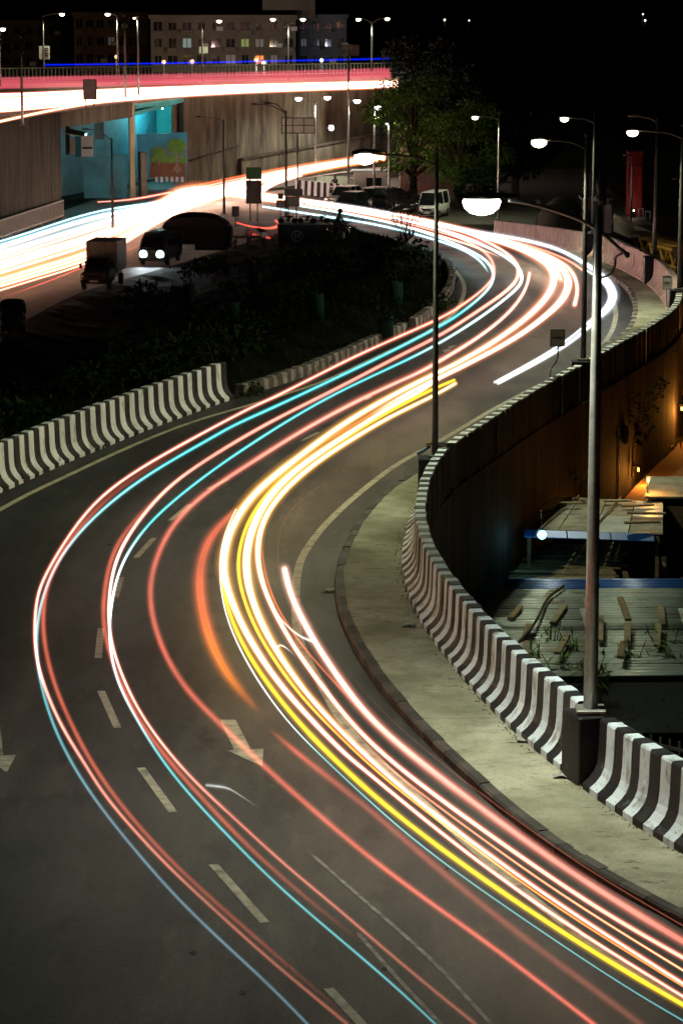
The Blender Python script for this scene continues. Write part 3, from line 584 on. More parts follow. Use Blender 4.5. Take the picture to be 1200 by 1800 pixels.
trail('thin red light trail low on the road behind the truck', [(0,524,2),(80,497,3),(150,468,3),(250,430,3)], 3, ((.5,.06,.04),(.3,.04,.03)), None, z=G+.7, n=5, fade=(.3,.2))
trail('orange-red light streak leaving the underpass', [(172,355,3),(210,353,4),(250,348,5),(300,338,6)], 5, SAL, None, z=G+.7, n=5)

# ------------------------------------------------------------------ flyover
NE = [Vector(q) for q in [(-31,150,0),(-23.0,201.2,0),(-20.4,218.7,0),(-16.6,236,0),(-12.9,251,0),(-4,263,0),(5.2,273,0),(10,276.8,0)]]
FE = [Vector(q) for q in [(-75,262,0),(-42,280,0),(-33,285,0),(-24,289,0),(-14,294,0),(-7,297,0),(0,300,0),(11,306,0)]]
MB().loft([[Vector((p.x, p.y, 1.2 + .3 * t)) for t in (0, .5, 1) for p in [a.lerp(b, t)]] for a, b in zip(resample(NE, 60), resample(FE, 60))], 0, False).build('flyover_deck', ASPH2, kind='structure')
fw = thing('flyover', 'concrete flyover with stained retaining walls and a blue-lit underpass', 'flyover', (-14, 250, G), world=True)
def wall_run(name, a, b, z0, z1, m, th=.5, pl=4.0, gap=.02, zt2=None):
    a, b = Vector(a), Vector(b); L = (b - a).length; n = max(1, round(L / pl)); d = (b - a) / L; nr = Vector((-d.y, d.x, 0)) * th
    for i in range(n):
        p, q = a + d * (L * i / n + gap / 2), a + d * (L * (i + 1) / n - gap / 2)
        ta = z1 if zt2 is None else z1 + (zt2 - z1) * i / n; tb = z1 if zt2 is None else z1 + (zt2 - z1) * (i + 1) / n
        f = [Vector((p.x, p.y, z0)), Vector((q.x, q.y, z0)), Vector((q.x, q.y, tb)), Vector((p.x, p.y, ta))]
        o = RND.uniform(-.012, .012); MB().prism(f, nr * 0 + nr.normalized() * o, nr).build(name, m, fw)
wall_run('wall_panel', (-31,150), (-23,201.2), G-.3, 1.45, CONC_D, pl=4.5)
wall_run('wall_panel', (-23,201.2), (-20.4,218.7), G-.3, 1.5, CONC_D, pl=3.2)
wall_run('wall_panel', (-13.1,250.2), (5.2,273), G-.3, 1.25, CONC, pl=3.4)
wall_run('wall_panel', (5.2,273), (10,276.8), G-.3, 1.25, CONC, pl=5)
wall_run('fascia', (-20.4,218.7), (-16.4,236.8), .35, 1.5, CONC, pl=6)
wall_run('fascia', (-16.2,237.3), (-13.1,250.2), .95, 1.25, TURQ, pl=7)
# column, soffit, underpass back and side walls
MB().box((-16.5, 236.9, -2.4), (.45, .55, 7.3), .2, bev=.05).build('column', mat('pale_column', (.40,.32,.2), (.5,.42,.28), 3, .8, bump=.4, stretch=(1,1,3), bscale=6), fw)  # pale brick-like column tone
MB().box((-15.7, 236.9, -4.2), (.5, 1.6, 3.6), .2, bev=.05).build('pier_base', CONC, fw)
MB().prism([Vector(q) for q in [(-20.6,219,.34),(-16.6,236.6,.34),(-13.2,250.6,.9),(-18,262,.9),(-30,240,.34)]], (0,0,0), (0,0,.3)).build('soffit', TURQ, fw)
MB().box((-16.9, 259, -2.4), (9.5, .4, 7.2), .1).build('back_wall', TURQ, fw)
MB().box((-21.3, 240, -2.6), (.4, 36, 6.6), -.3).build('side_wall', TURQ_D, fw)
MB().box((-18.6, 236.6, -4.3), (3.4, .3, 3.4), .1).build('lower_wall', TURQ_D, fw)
MB().box((-18.7, 232.4, -.45), (.75, .3, 1.4), .1).build('opening_shade_box', BLACK, fw)  # solid black box paints in the shade of an opening
MB().box((-13.35, 253.4, -2.3), (.35, 6.2, 7.0), -.2, bev=.03).build('brick_pier', mat('brown_brick', (.16,.10,.065), (.24,.16,.10), 4, .85, bump=.4, stretch=(1,1,4), bscale=8), fw)
def bulb(parent, c, r, m, name='bulb'): return MB().lathe([(r*.1,-r),(r*.7,-r*.7),(r,0),(r*.7,r*.7),(r*.1,r)], c, 10).build(name, m, parent)
L_TURQ = emat('lamp_glass_turquoise', (.35, 1, .95), 20)
for loc, lab, pw in (((-15.0,252.5,.3), 'small lamp under the flyover beside the mural', 900), ((-19.2,226,-.5), 'tiny lamp under the flyover deck by the kiosk', 260)):
    t = thing('underpass_lamp', lab, 'lamp', loc, group='lamps in the underpass')
    MB().box((0,0,.12), (.3,.14,.1), bev=.02).build('housing', STEEL_D, t); bulb(t, (0,0,0), .07, L_TURQ)
    lamp(t, (0,-.3,-.15), pw, (.35, 1, 1), .1)
# wall mural: flat painted panel with trees, hills, soil
mu = thing('mural', 'mural panel of two green trees under a blue sky', 'mural', tuple(P(285, 310, 246)), world=True)
def mural_poly(name, px, Y, m, th=.03): return MB().prism([P(x, y, Y) for x, y in px], (0,0,0), (0,th,0)).build(name, m, mu)
m_sky = mat('mural_sky', (.02,.22,.42), (.06,.36,.52), .6, .7); m_soil = mat('mural_soil', (.16,.075,.045), (.22,.11,.06), 1, .8)
m_grn = mat('mural_green', (.06,.2,.03), (.14,.32,.05), 2, .7); m_hill = mat('mural_hill', (.08,.16,.17), (.12,.22,.2), 1, .8); m_tr = mat('mural_trunk', (.14,.12,.10), (.3,.26,.22), 5, .8)
mural_poly('panel', [(241,312),(328,318),(329,233),(241,236)], 246.0, m_sky, .25)
mural_poly('painted_soil', [(262,312),(327,317),(327,282),(266,280)], 245.97, m_soil)
mural_poly('painted_hill', [(263,280),(327,282),(327,262),(310,255),(296,262),(280,255),(264,262)], 245.97, m_hill)
mural_poly('painted_meadow', [(264,285),(327,287),(327,276),(300,274),(264,275)], 245.94, m_grn)
def crown(cx, cy, rx, ry, n=18):
    r = random.Random(int(cx)); return [(cx + rx*math.cos(2*math.pi*k/n)*r.uniform(.8,1.1), cy - ry*math.sin(2*math.pi*k/n)*r.uniform(.8,1.1)) for k in range(n)]
mural_poly('painted_trunk', [(309,270),(313,270),(315,292),(323,304),(316,300),(312,306),(308,300),(301,303),(308,292)], 245.9, m_tr)
mural_poly('painted_trunk', [(279,272),(281,272),(282,290),(278,290)], 245.9, m_tr)
mural_poly('painted_crown', crown(311, 257, 17, 14), 245.87, m_grn); mural_poly('painted_crown', crown(280, 270, 11, 10), 245.87, m_grn)
for k in range(6): mural_poly('painted_stripe', [(273+9*k,320),(278+9*k,320.4),(278+9*k,311),(273+9*k,310.6)], 245.8, BW)
# lower sloping wall of the slip road
sw = thing('slip_road_wall', 'low stained concrete wall sloping up along the slip road', 'wall', tuple(P(500, 300, 256)), world=True)
tops = [(331,284,250.5),(400,263,254.5),(417,257,255.5)], [(424,281,255.2),(490,269,258.5),(552,258,261.5),(610,247,264),(654,239,266),(720,229,269),(800,220,273)]
for run in tops:
    for (x0,y0,Y0),(x1,y1,Y1) in zip(run, run[1:]):
        a, b = P(x0,y0,Y0), P(x1,y1,Y1); MB().prism([Vector((a.x+.02,a.y,G-.2)), Vector((b.x,b.y,G-.2)), b, a], (0,0,0), (-.15,.45,0)).build('wall_panel', CONC, sw)
        MB().beam(a + Vector((0,.2,.06)), b + Vector((0,.2,.06)), .62, .12).build('coping', CONC_D, sw)
# slip-road surface
MB().loft([[Vector((p.x, p.y, p.z - .72)) + Vector((dx * .35, dx, 0)) for dx in (-5, 0, 1.5)] for p in [P(x, y, Y) for x, y, Y in [(430,318,243),(519,300,250),(580,290,254),(631,283,258),(675,279,262),(760,268,270)]]], 0, False).build('slip_road', ASPH2, kind='structure')
# fences
def bar_fence(name, label, line, z, h, step, m, r=.02, rails=(.12, .95), zf=None):
    t = thing(name, label, 'fence', (line[0].x, line[0].y, z), world=True); n = int(plen(line) / step); pts = resample(line, n); mb = MB()
    for p in pts: mb.box((p.x, p.y, z + h/2), (r*2, r*2, h))
    o = mb.build('bars', m, t); o['kind'] = 'stuff'
    for k in rails: MB().tube([Vector((p.x, p.y + .03, z + h*k)) for p in resample(line, 30)], r*1.3, 5).build('rail', m, t)
    return t
FEN = mat('pale_fence', (.30,.27,.24), (.4,.36,.32), 3, .7)
bar_fence('railing', 'pale bar railing along the far side of the flyover', [p + Vector((0,-.4,0)) for p in FE], 1.5, 1.15, .38, FEN, .05)
bar_fence('railing', 'pale bar railing at the foot of the left flyover wall', [Vector((-25.2,181,0)), Vector((-22.6,200.8,0)), Vector((-20.2,217.5,0))], G, 1.3, .42, FEN, .05)
# flyover trails
GF = 'light trails on the flyover'
ZF = 1.75
for i in range(9):
    t = i / 8; j = RND.uniform(-1, 1)
    px = [(-60, 166 + 30*t + j), (0, 166 + 30*t + j), (100, 162 + 24*t + j), (200, 157.5 + 20*t), (300, 153.5 + 16*t), (400, 150.5 + 13*t), (500, 148 + 11*t), (600, 145.5 + 10*t), (698, 143 + 9*t)]
    trail('%s white-hot streak from the top in the broad band along the flyover' % ORD[i], px, 5 if i in (0, 8) else 8, ((4,2.4,1.8),(1.2,.3,.18)) if i in (0,8) else WHT, GF, z=ZF, n=3, it=4)
trail('orange-white light trail forking off below the flyover band', [(-40,222,5),(0,214,6),(60,200,6),(130,186,6),(220,173,5),(320,164,5)], 6, ((4,2.2,1.2),(1.1,.3,.12)), None, z=1.6, n=4, fade=(0,.2))
for i in range(5):
    y = 133 + i * 4.0
    trail('%s pink light streak from the top in the band behind the white one' % ORD[i], [(-40, y+6), (0, y + 5), (150, y + 2), (300, y - 1), (450, y - 5), (600, y - 9), (685, y - 12)], 5.5, ((.10,.015,.02),RND.choice([(.42,.05,.075),(.55,.07,.10),(.30,.04,.06)])), 'pink light streaks on the flyover', z=2.2, n=3, it=4)
trail('deep blue light trail low in front of the apartment blocks', [P(78,114,305), P(190,113,305), P(300,111,305), P(400,109.5,305), P(450,107.5,305), P(560,106,305), P(684,103,305)], 3.4, ((.0,.005,.5),(.0,.01,.45)), None, n=4)

# ------------------------------------------------------------------ street lamps
def street_lamp(label, base, top_px, heads, scale=1.0, power=1500, r0=.085, mat_=STEEL, group='street lamps', lens=L_WARM, lit=True, color=(.96,1,.64), arm_drop=.25, head=.5, plinth=None, extra=None, spot=165, aim=(0,0,-1)):
    """base: world point; top_px: (x, y) of the pole top in the picture at the base's distance; heads: head positions (x, y) likewise"""
    t = thing('street_lamp', label, 'street lamp', tuple(base), group=group, world=True)
    top = P(top_px[0], top_px[1], base.y); top.x = base.x
    MB().tube([base, base.lerp(top, .35), base.lerp(top, .7), top], [r0, r0*.85, r0*.7, r0*.55], 8).build('pole', mat_, t)
    MB().box(base + Vector((0,0,.03)), (r0*4, r0*4, .05), bev=.01).build('base_plate', mat_, t)
    MB().lathe([(r0*.7,0),(r0*.75,.05),(r0*.3,.1),(r0*.05,.16)], top, 8).build('cap', mat_, t)
    for (hx, hy) in heads:
        hp = P(hx, hy, base.y); s = 1 if hp.x > base.x else -1
        a = Vector((base.x, base.y, min(top.z - .1, hp.z - arm_drop)))
        mid = Vector(((a.x*.45 + hp.x*.55), base.y, hp.z - .03))
        MB().tube(spline([a, a.lerp(mid, .5) + Vector((0,0,.06)), mid, hp - Vector((s*head*.4,0,0))], 5), r0*.38, 6).build('arm', mat_, t)
        hd = MB(); L = head
        for k, (u, w, z0, z1) in enumerate([(-.5,.10,-.02,.06),(-.2,.2,-.03,.10),(.2,.24,-.03,.10),(.5,.12,-.02,.05)]): pass
        rows = [[hp + Vector((s*u*L, w*y*L/.5, z)) for y, z in ((-1,z0),(-.8,z1),(0,z1+.03),(.8,z1),(1,z0),(0,z0))] for u, w, z0, z1 in [(-.5,.05,0,.05),(-.25,.12,0,.09),(.15,.14,0,.09),(.5,.07,0,.04)]]
        hd.loft(rows, 0, True, True); hd.add(rows[0], [tuple(range(6))]); hd.add(rows[-1], [tuple(range(5,-1,-1))])
        ho = hd.build('lamp_head', mat_, t); ho['_w'] = t['_w']
        if lit:
            MB().lathe([(L*.08,-L*.36),(L*.26,-L*.30),(L*.37,-L*.18),(L*.38,-.02),(L*.32,L*.05)], hp + Vector((s*.02,0,-.01)), 14).build('lens', lens, ho)
            lamp(t, hp + Vector((s*.02, 0, -L*.48 - .03)), power, color, .12, spot, aim)
        else: MB().box(hp + Vector((0,0,-.02)), (L*.6, L*.36, .03), bev=.008).build('lens', GLASS, ho)
    if plinth: MB().box((base.x + plinth[3], base.y, base.z - plinth[2]/2), plinth[:3], plinth[4] if len(plinth) > 4 else 0, bev=.02).build('plinth', BK, t)
    return t
def bpos(Y, out=.36, z=1.17):
    x = atY(BE, Y); return Vector((x + out, Y, rz(Y) + z))
# the near ornate lamp
b1 = P(1037, 1250, 41.65)
t1 = street_lamp('tall ornate street lamp nearest the camera, rising from the striped barrier', b1, (1055, 352), [], r0=.105)
MB().box(b1 + Vector((-.10,0,-.60)), (.40,.62,1.16), .35, bev=.02).build('plinth', BK, t1)
def near_px(x, y): return P(x, y, b1.y)
arm = spline([near_px(893,352), near_px(930,358), near_px(980,372), near_px(1030,392), near_px(1060,412), near_px(1085,434), near_px(1100,447)], 6)
MB().tube(arm, [.028]*len(arm), 8).build('arm', STEEL, t1)
MB().lathe([(.01,-.045),(.035,-.03),(.045,0),(.035,.03),(.01,.045)], near_px(1101,448), 10).build('ball_end', STEEL, t1)
MB().tube(spline([near_px(1094,444), near_px(1082,452), near_px(1080,466), near_px(1074,480), near_px(1060,487), near_px(1053,486)], 5), .016, 6).build('scroll_brace', STEEL, t1)
MB().lathe([(.07,-.12),(.085,0),(.06,.05),(.075,.10),(.085,.16),(.06,.24),(.035,.27),(.04,.33),(.02,.38),(.005,.42)], near_px(1055,345), 10).build('finial', STEEL_D, t1)
hp = near_px(846, 348)
rows = [[hp + Vector((u, w*y, z)) for y, z in ((-1,0),(-.8,z1),(0,z1+.02),(.8,z1),(1,0),(0,0))] for u, w, z1 in [(-.36,.10,.02),(-.22,.22,.05),(.10,.25,.06),(.30,.14,.05),(.50,.04,.035)]]
hd = MB().loft(rows, 0, True, True); hd.add(rows[0], [tuple(range(6))]); hd.add(rows[-1], [tuple(range(5,-1,-1))]); ho = hd.build('lamp_head', STEEL, t1); ho['_w'] = t1['_w']
MB().lathe([(.05,-.23),(.16,-.20),(.24,-.13),(.27,-.04),(.25,.0)], hp + Vector((0,0,-.01)), 18).build('lens', L_WHITE, ho)
lamp(t1, hp + Vector((-.02,0,-.34)), 3800, (.96,1,.76), .2, 150, (-.05,-.02,-1), 1.0)
PWR = 2000
street_lamp('street lamp on the parapet where the footpath narrows, arm reaching left', P(764, 803, 66.0), (769, 268), [(643, 271)], power=PWR, head=.62, r0=.075, plinth=(.55,.6,1.1,-.1), mat_=STEEL_D, lens=L_WARM, aim=(-.25,0,-1))
street_lamp('street lamp on the parapet behind the bent sign post', bpos(80.9), (1037, 240), [(948, 246)], power=PWR, head=.55, r0=.08, plinth=(.5,.55,1.1,-.08), mat_=STEEL_D, aim=(-.25,0,-1))
street_lamp('street lamp on the black plinth in the middle of the far bend', bpos(133.8), (1040, 200), [(992, 207)], power=PWR, head=.5, r0=.09, plinth=(.6,.7,1.15,-.1), mat_=STEEL_D, aim=(-.3,0,-1))
street_lamp('unlit lamp post on the black plinth right of the far bend', bpos(113.0), (1155, 212), [(1115, 205)], lit=False, r0=.09, plinth=(.6,.65,1.15,-.1), mat_=STEEL_D)
street_lamp('street lamp at the right end of the far bend by the small sign', bpos(99.3), (1181, 222), [(1112, 230)], power=PWR, head=.5, r0=.085, plinth=(.5,.55,1.15,-.1), mat_=STEEL_D, aim=(-.25,0,-1))
street_lamp('street lamp behind the white glare of the near lamp', P(875, 384, 214), (875, 200), [(835, 205)], power=1500, head=.6, r0=.11)
def gpos(x, y): return U(x, y, z=G)
street_lamp('unlit lamp post in front of the underpass kiosk', gpos(199,424), (196,245), [(150,228)], lit=False, r0=.11, mat_=STEEL_D)
street_lamp('unlit lamp post left of the twin-board sign', gpos(394,376), (392,213), [(350,206)], lit=False, r0=.11, mat_=STEEL_D)
street_lamp('unlit double-arm lamp post beside the gantry sign', gpos(503,381), (500,197), [(447,184),(470,182)], lit=False, r0=.11, mat_=STEEL_D)
WCOL = (1, .93, .78)
street_lamp('twin white street lamp left of the gantry group', gpos(554,320), (552,178), [(525,172),(575,170)], power=1300, head=.75, r0=.11, lens=L_WHITE, color=WCOL)
street_lamp('white street lamp with the tallest pole beside the cream hoarding', gpos(612,326), (612,85), [(627,176)], power=1300, head=.75, r0=.11, lens=L_WHITE, color=WCOL)
street_lamp('white street lamp standing behind the parked cars', gpos(657,349), (657,193), [(664,187)], power=1300, head=.72, r0=.11, lens=L_WHITE, color=WCOL)
street_lamp('pole with a tiny lamp at the edge of the tree', gpos(683,374), (683,199), [(680,217)], power=120, head=.22, r0=.10, lens=L_WHITE, color=WCOL)
fl = thing('floodlight', 'small white floodlight on the flyover wall beneath the streetlights', 'floodlight', tuple(P(582,225,261.5)), group='floodlights'); bulb(fl, (0,0,0), .24, L_WHITE, 'lens'); MB().box((0,.3,.1), (.5,.2,.4), bev=.03).build('housing', STEEL_D, fl); lamp(fl, (0,-.6,-.1), 500, WCOL, .2)
fl = thing('floodlight', 'white floodlight low by the kiosk behind the parked cars', 'floodlight', tuple(P(640,319,240)), group='floodlights'); bulb(fl, (0,0,0), .38, L_WHITE, 'lens'); MB().box((0,.4,.1), (.5,.2,.4), bev=.03).build('housing', STEEL_D, fl); MB().tube([(0,.4,-2.8),(0,.4,0)], .05, 6).build('post', STEEL_D, fl); lamp(fl, (0,-.6,0), 800, (.9,1,1), .2)
# flyover lamps
def dpos(x, y): return U(x, y, z=1.3)
FLP = [((40,221),(40,66),[],'bare pole at the near left edge of the flyover'), ((78,151),(78,28),[(109,24)],'flyover street lamp carrying a small white sign'), ((208,151),(208,28),[(190,24)],'flyover street lamp left of two bare poles'),
       ((221,183),(221,28),[],'thin bare pole on the near edge of the flyover'), ((244,178),(244,30),[(237,31)],'thin flyover pole with a tiny lamp'), ((356,146),(357,38),[(385,36)],'flyover street lamp in front of the dim apartment block'),
       ((507,143),(507,44),[(480,33),(532,33)],'twin-headed flyover street lamp left of the blue-grey block'), ((653,140),(654,40),[(630,33),(680,32)],'twin-headed flyover street lamp furthest right'), ((1,170),(1,48),[(5,50)],'flyover street lamp at the left picture edge')]
for b, tp, hs, lab in FLP:
    tiny = '(tiny' in lab or 'tiny lamp' in lab
    street_lamp(lab, dpos(*b), tp, hs, power=200 if tiny else 900, head=.3 if tiny else .62, r0=.10, group='street lamps on the flyover', lens=L_WARM, mat_=STEEL)

# ------------------------------------------------------------------ signs
def board(name, label, px, Y, posts, m, back=None, frame=True, cat='sign', grid=None, group=None, th=.06, zb=None):
    x0, y0, x1, y1 = px; c = P((x0+x1)/2, y1, Y); t = thing(name, label, cat, tuple(c), group=group, world=True)
    a, b = P(x0, y0, Y), P(x1, y1, Y)
    MB().box(((a.x+b.x)/2, Y, (a.z+b.z)/2), (b.x-a.x, th, a.z-b.z), bev=.01).build('board', m, t)
    if frame:
        f = MB(); w = min(.08, (b.x-a.x)*.07)
        for z in (a.z, b.z): f.box(((a.x+b.x)/2, Y-th*.6, z), (b.x-a.x+w, th*.6, w))
        for x in (a.x, b.x): f.box((x, Y-th*.61, (a.z+b.z)/2), (w, th*.6, a.z-b.z-w))
        f.build('frame', STEEL_D, t)
    if grid:
        g = MB(); nx, nz = grid
        for i in range(1, nx): g.box((a.x+(b.x-a.x)*i/nx, Y-th*.55, (a.z+b.z)/2), (.07, .05, a.z-b.z-.1))
        for i in range(1, nz): g.box(((a.x+b.x)/2, Y-th*.56, b.z+(a.z-b.z)*i/nz), (b.x-a.x-.1, .05, .07))
        g.build('stiffener', STEEL_D, t)
    for p in posts:
        q = [P(x, y, Y + th + .05) for x, y in p]; MB().tube(q if len(q) < 3 else spline(q, 4), max(.02, .0045*(b.x-a.x)**.3*Y/20), 6).build('post', STEEL_D, t)
    return t
GREY = mat('sign_back_grey', (.22,.22,.20), (.30,.30,.28), 3, .5, .3); OLIVE = mat('sign_back_olive', (.16,.17,.13), (.22,.23,.18), 2, .5, .2)
DARKB = mat('sign_back_dark', (.045,.04,.04), (.07,.065,.06), 3, .6)
s1 = board('road_sign', 'small grey sign back on a bent post above the parapet', (967,579,991,608), 78.2, [[(979,594),(980,614),(978,634),(967,652),(966,690)]], GREY, grid=(1,2)) 
board('road_sign', 'small grey sign back on the parapet at the right picture edge', (1164,485,1178,508), 101, [[(1171,490),(1171,540)]], GREY, grid=(1,2), group='sign backs at the right edge')
board('road_sign', 'pale small sign plate beyond the far bend at the right', (1181,435,1196,453), 120, [[(1188,440),(1188,478)]], mat('pale_plate', (.4,.4,.36), (.5,.5,.45), 3, .5), group='sign backs at the right edge')
board('gantry_sign', 'large green-grey gantry sign back with stiffening bars', (495,207,553,234), 236, [[(523,234),(523,346)]], mat('gantry_back', (.28,.31,.24), (.36,.39,.30), 1.5, .5), grid=(3,2))
board('direction_sign', 'dark double-board direction sign with a green top on two posts', (433,318,459,357), 214, [[(439,300),(440,404)],[(452,300),(453,412)]], DARKB)
board('direction_sign', 'small green panel mounted above the dark direction board', (433.5,295,459,314), 213.8, [], mat('sign_green', (.015,.10,.035), (.03,.14,.05), 2, .5), group='boards of the direction sign')
board('hoarding', 'dark upright hoarding on two posts at the flyover edge', (147,140,170,174), 229, [[(151,174),(152,200)],[(166,174),(165,196)]], mat('hoarding_grey', (.10,.09,.085), (.15,.13,.12), 2, .6))
sg = board('lamp_post_sign', 'small white sign with grey lettering on the flyover lamp post', (69,81,88,104), 277, [], mat('sign_white', (.45,.44,.42), (.55,.54,.5), 2, .6), frame=False)
for k in range(4):
    a = P(74, 85 + 4.2*k, 276.9); MB().box((a.x + .35, 276.93, a.z), (.55 - .1*(k % 2), .03, .09)).build('lettering', DARKB, sg)
board('lamp_post_sign', 'small white box on the flyover lamp post by the apartments', (350,82,366,94), 286, [], mat('sign_white', (.5,.5,.5)), frame=False)
board('road_sign', 'dim grid-backed sign high on the pole right of the apartments', (601,79,631,98), 288, [[(614,98),(614,142)]], mat('dim_sign', (.14,.14,.13), (.2,.2,.18), 2, .6), grid=(3,2))
board('road_sign', 'small square sign back in front of the direction sign', (408,363,420,380), 204, [[(414,380),(414,400)]], DARKB)
board('road_sign', 'round sign back on the post cluster at the median tip', (488,340,498,350), 207, [[(493,346),(493,382)]], DARKB, frame=False, group='signs at the median tip')
board('road_sign', 'dark box sign on the post cluster at the median tip', (501,333,531,343), 207, [[(507,343),(507,388)],[(521,343),(521,388)]], DARKB, group='signs at the median tip')
board('road_sign', 'olive panel below the dark box sign at the median tip', (505,346,526,362), 206.7, [], OLIVE, group='signs at the median tip')
board('road_sign', 'olive rounded panel below the round sign at the median tip', (486,352,500,364), 206.7, [], OLIVE, group='signs at the median tip')

# ------------------------------------------------------------------ buildings far behind
def tower_block(label, x0, x1, ytop, Y, m, floors, cols, lit=(), ybot=150, roofbox=None, balcony=True, blue=None):
    a, b = P(x0, ytop, Y), P(x1, ybot, Y); W_, Hh = b.x - a.x, a.z - b.z; base = Vector(((a.x+b.x)/2, Y, b.z))
    t = thing('apartment_block', label, 'building', tuple(base), group='apartment blocks behind the flyover')
    MB().box((0, 8, Hh/2), (W_, 16, Hh)).build('wall', m, t)
    MB().box((0, 7.9, Hh + .25), (W_ + .5, 16.4, .5)).build('parapet', m, t)
    for i in range(floors):
        for j in range(cols):
            z = Hh * (i + .55) / floors; x = -W_/2 + W_ * (j + .5) / cols; w, h = W_/cols*RND.uniform(.38,.66), Hh/floors*RND.uniform(.40,.56)
            wd = MB().box((x, -.04, z), (w, .12, h)).build('window', lit_mats[lit[(i,j)]] if (i,j) in lit else GLASS, t)
            MB().box((x, -.12, z - h/2 - .1), (w + .3, .3, .14)).build('sill', m, wd)
            MB().box((x, -.13, z), (.1, .08, h)).build('mullion', m, wd)
            if balcony and (i*5 + j*3) % 4 == 1: MB().box((x, -.6, z - h*.75), (w*1.4, 1.1, h*.5)).build('balcony', m, t)
            if balcony and (i*3 + j*7) % 5 == 2: MB().box((x + w*.62, -.35, z - .3), (.9, .6, .6), bev=.05).build('air_conditioner', WHITE, t)
    if roofbox: MB().box((roofbox[0], 7, Hh + roofbox[2]/2), (roofbox[1], 8, roofbox[2])).build('stair_tower', m, t)
    return t
lit_mats = {'o': emat('window_orange', (1, .22, .03), 1.2), 'g': emat('window_green', (.5, .7, .1), .22), 'w': emat('window_dim', (.7,.75,.8), .04), 'c': emat('window_cool', (.5,.8,.8), .2)}
B1 = mat('grey_plaster', (.22,.20,.17), (.30,.28,.24), .2, .9, dirt=(.12,.11,.1), dscale=.15); B2 = mat('brown_plaster', (.16,.11,.08), (.24,.16,.11), .2, .9); B3 = mat('bluegrey_plaster', (.14,.17,.24), (.2,.24,.3), .2, .9)
tower_block('dim brown apartment block left of centre above the flyover', 130, 262, 28, 420, B2, 4, 7, {(2,3):'w'})
tower_block('long grey apartment block with one orange-lit window', 265, 520, 33, 400, B1, 4, 10, {(1,7):'o',(2,6):'g',(2,2):'c',(1,5):'w',(2,7):'w',(1,8):'w'}, roofbox=(8.6, 7.0, 3.6))
tower_block('blue-grey apartment block right of the long grey one', 523, 609, 32, 404, B3, 4, 4, {(2,0):'w'})
tower_block('low dark block at the left end above the flyover', 0, 126, 42, 430, mat('dark_plaster', (.07,.065,.06), (.1,.09,.08), .2, .9), 4, 6)
for k, (x, y, c, pw, lab) in enumerate([(288,109,(1,.6,.2),5000,'small orange lamp before the long grey apartment block, left'), (338,108,(1,.6,.55),7000,'pinkish lamp before the long grey apartment block'), (450,105,(1,.62,.2),6000,'small orange lamp below the orange-lit window'), (464,111,(.9,.95,1),5000,'small white lamp right of the orange one'), (205,100,(1,.7,.4),4000,'small amber lamp added to light the brown apartment block'), (565,106,(.85,.9,1),4000,'small white lamp added to light the blue-grey block')]):  # the amber and the last white lamp are added to light the facades
    p = P(x, y, 372); t = thing('yard_lamp', lab, 'lamp', tuple(p), group='lamps in front of the apartments'); bulb(t, (0,0,0), .26, emat('yard_glass_%d' % k, c, 1.2)); MB().tube([(0,.2,-9),(0,.2,-.1)], .07, 5).build('post', STEEL_D, t); lamp(t, (0,.6,.2), pw * .17, c, .3)
dt = tower_block('tall unlit tower far off at the upper right with faint lights', 965, 1045, -60, 520, mat('black_plaster', (.03,.022,.016), (.05,.035,.025), .2, .9), 9, 5, {(7,3):'o',(6,3):'o'}, ybot=130, balcony=False)
for i, (x, y, s, c) in enumerate([(781,35,.14,(1,.95,.7)),(824,36,.1,(.8,.8,.8)),(1129,25,.1,(.9,.9,.9)),(1133,36,.13,(.9,.95,1)),(985,139,.16,(.6,.85,1)),(1049,136,.13,(.8,.9,1)),(992,141,.1,(.7,.9,1))]):
    t = thing('distant_lamp', '%s speck of light in the black distance' % ['warm leftmost','faint grey','higher right-hand','lower right-hand','bluish','pale','smallest bluish'][i], 'lamp', tuple(P(x, y, 600)), group='distant specks of light')
    bulb(t, (0,0,0), s*1.6, emat('speck_%d' % i, c, 3)); MB().tube([(0,.2,-9),(0,.2,0)], .08, 5).build('post', STEEL_D, t)

# ------------------------------------------------------------------ vegetation
def proj(p):
    d = Vector(p) - Vector((0,0,H)); f = d.y*cp - d.z*sp; u = d.y*sp + d.z*cp
    return 600 + F*d.x/f, 900 - F*u/f
BP = [(proj(p), p) for r in BANK for p in r]
def bank_at(x, y): return min(BP, key=lambda q: (q[0][0]-x)**2 + (q[0][1]-y)**2)[1]
def rv(r): 
    while True:
        v = Vector((r.uniform(-1,1), r.uniform(-1,1), r.uniform(-1,1)))
        if .05 < v.length < 1: return v
def clump_leaves(mb, c, rad, n, L, r, mi=0, shell=.55):
    c = Vector(c)
    for _ in range(n):
        v = rv(r); v = v.normalized() * (shell + (1 - shell) * r.random()) if r.random() < .75 else v
        p = c + Vector((v.x*rad[0], v.y*rad[1], v.z*rad[2])); d = (v + rv(r)*.9 + Vector((0,0,-.25)))
        mb.leaf(p, d, rv(r).normalized(), L*r.uniform(.6,1.3), L*r.uniform(.35,.6), mi)
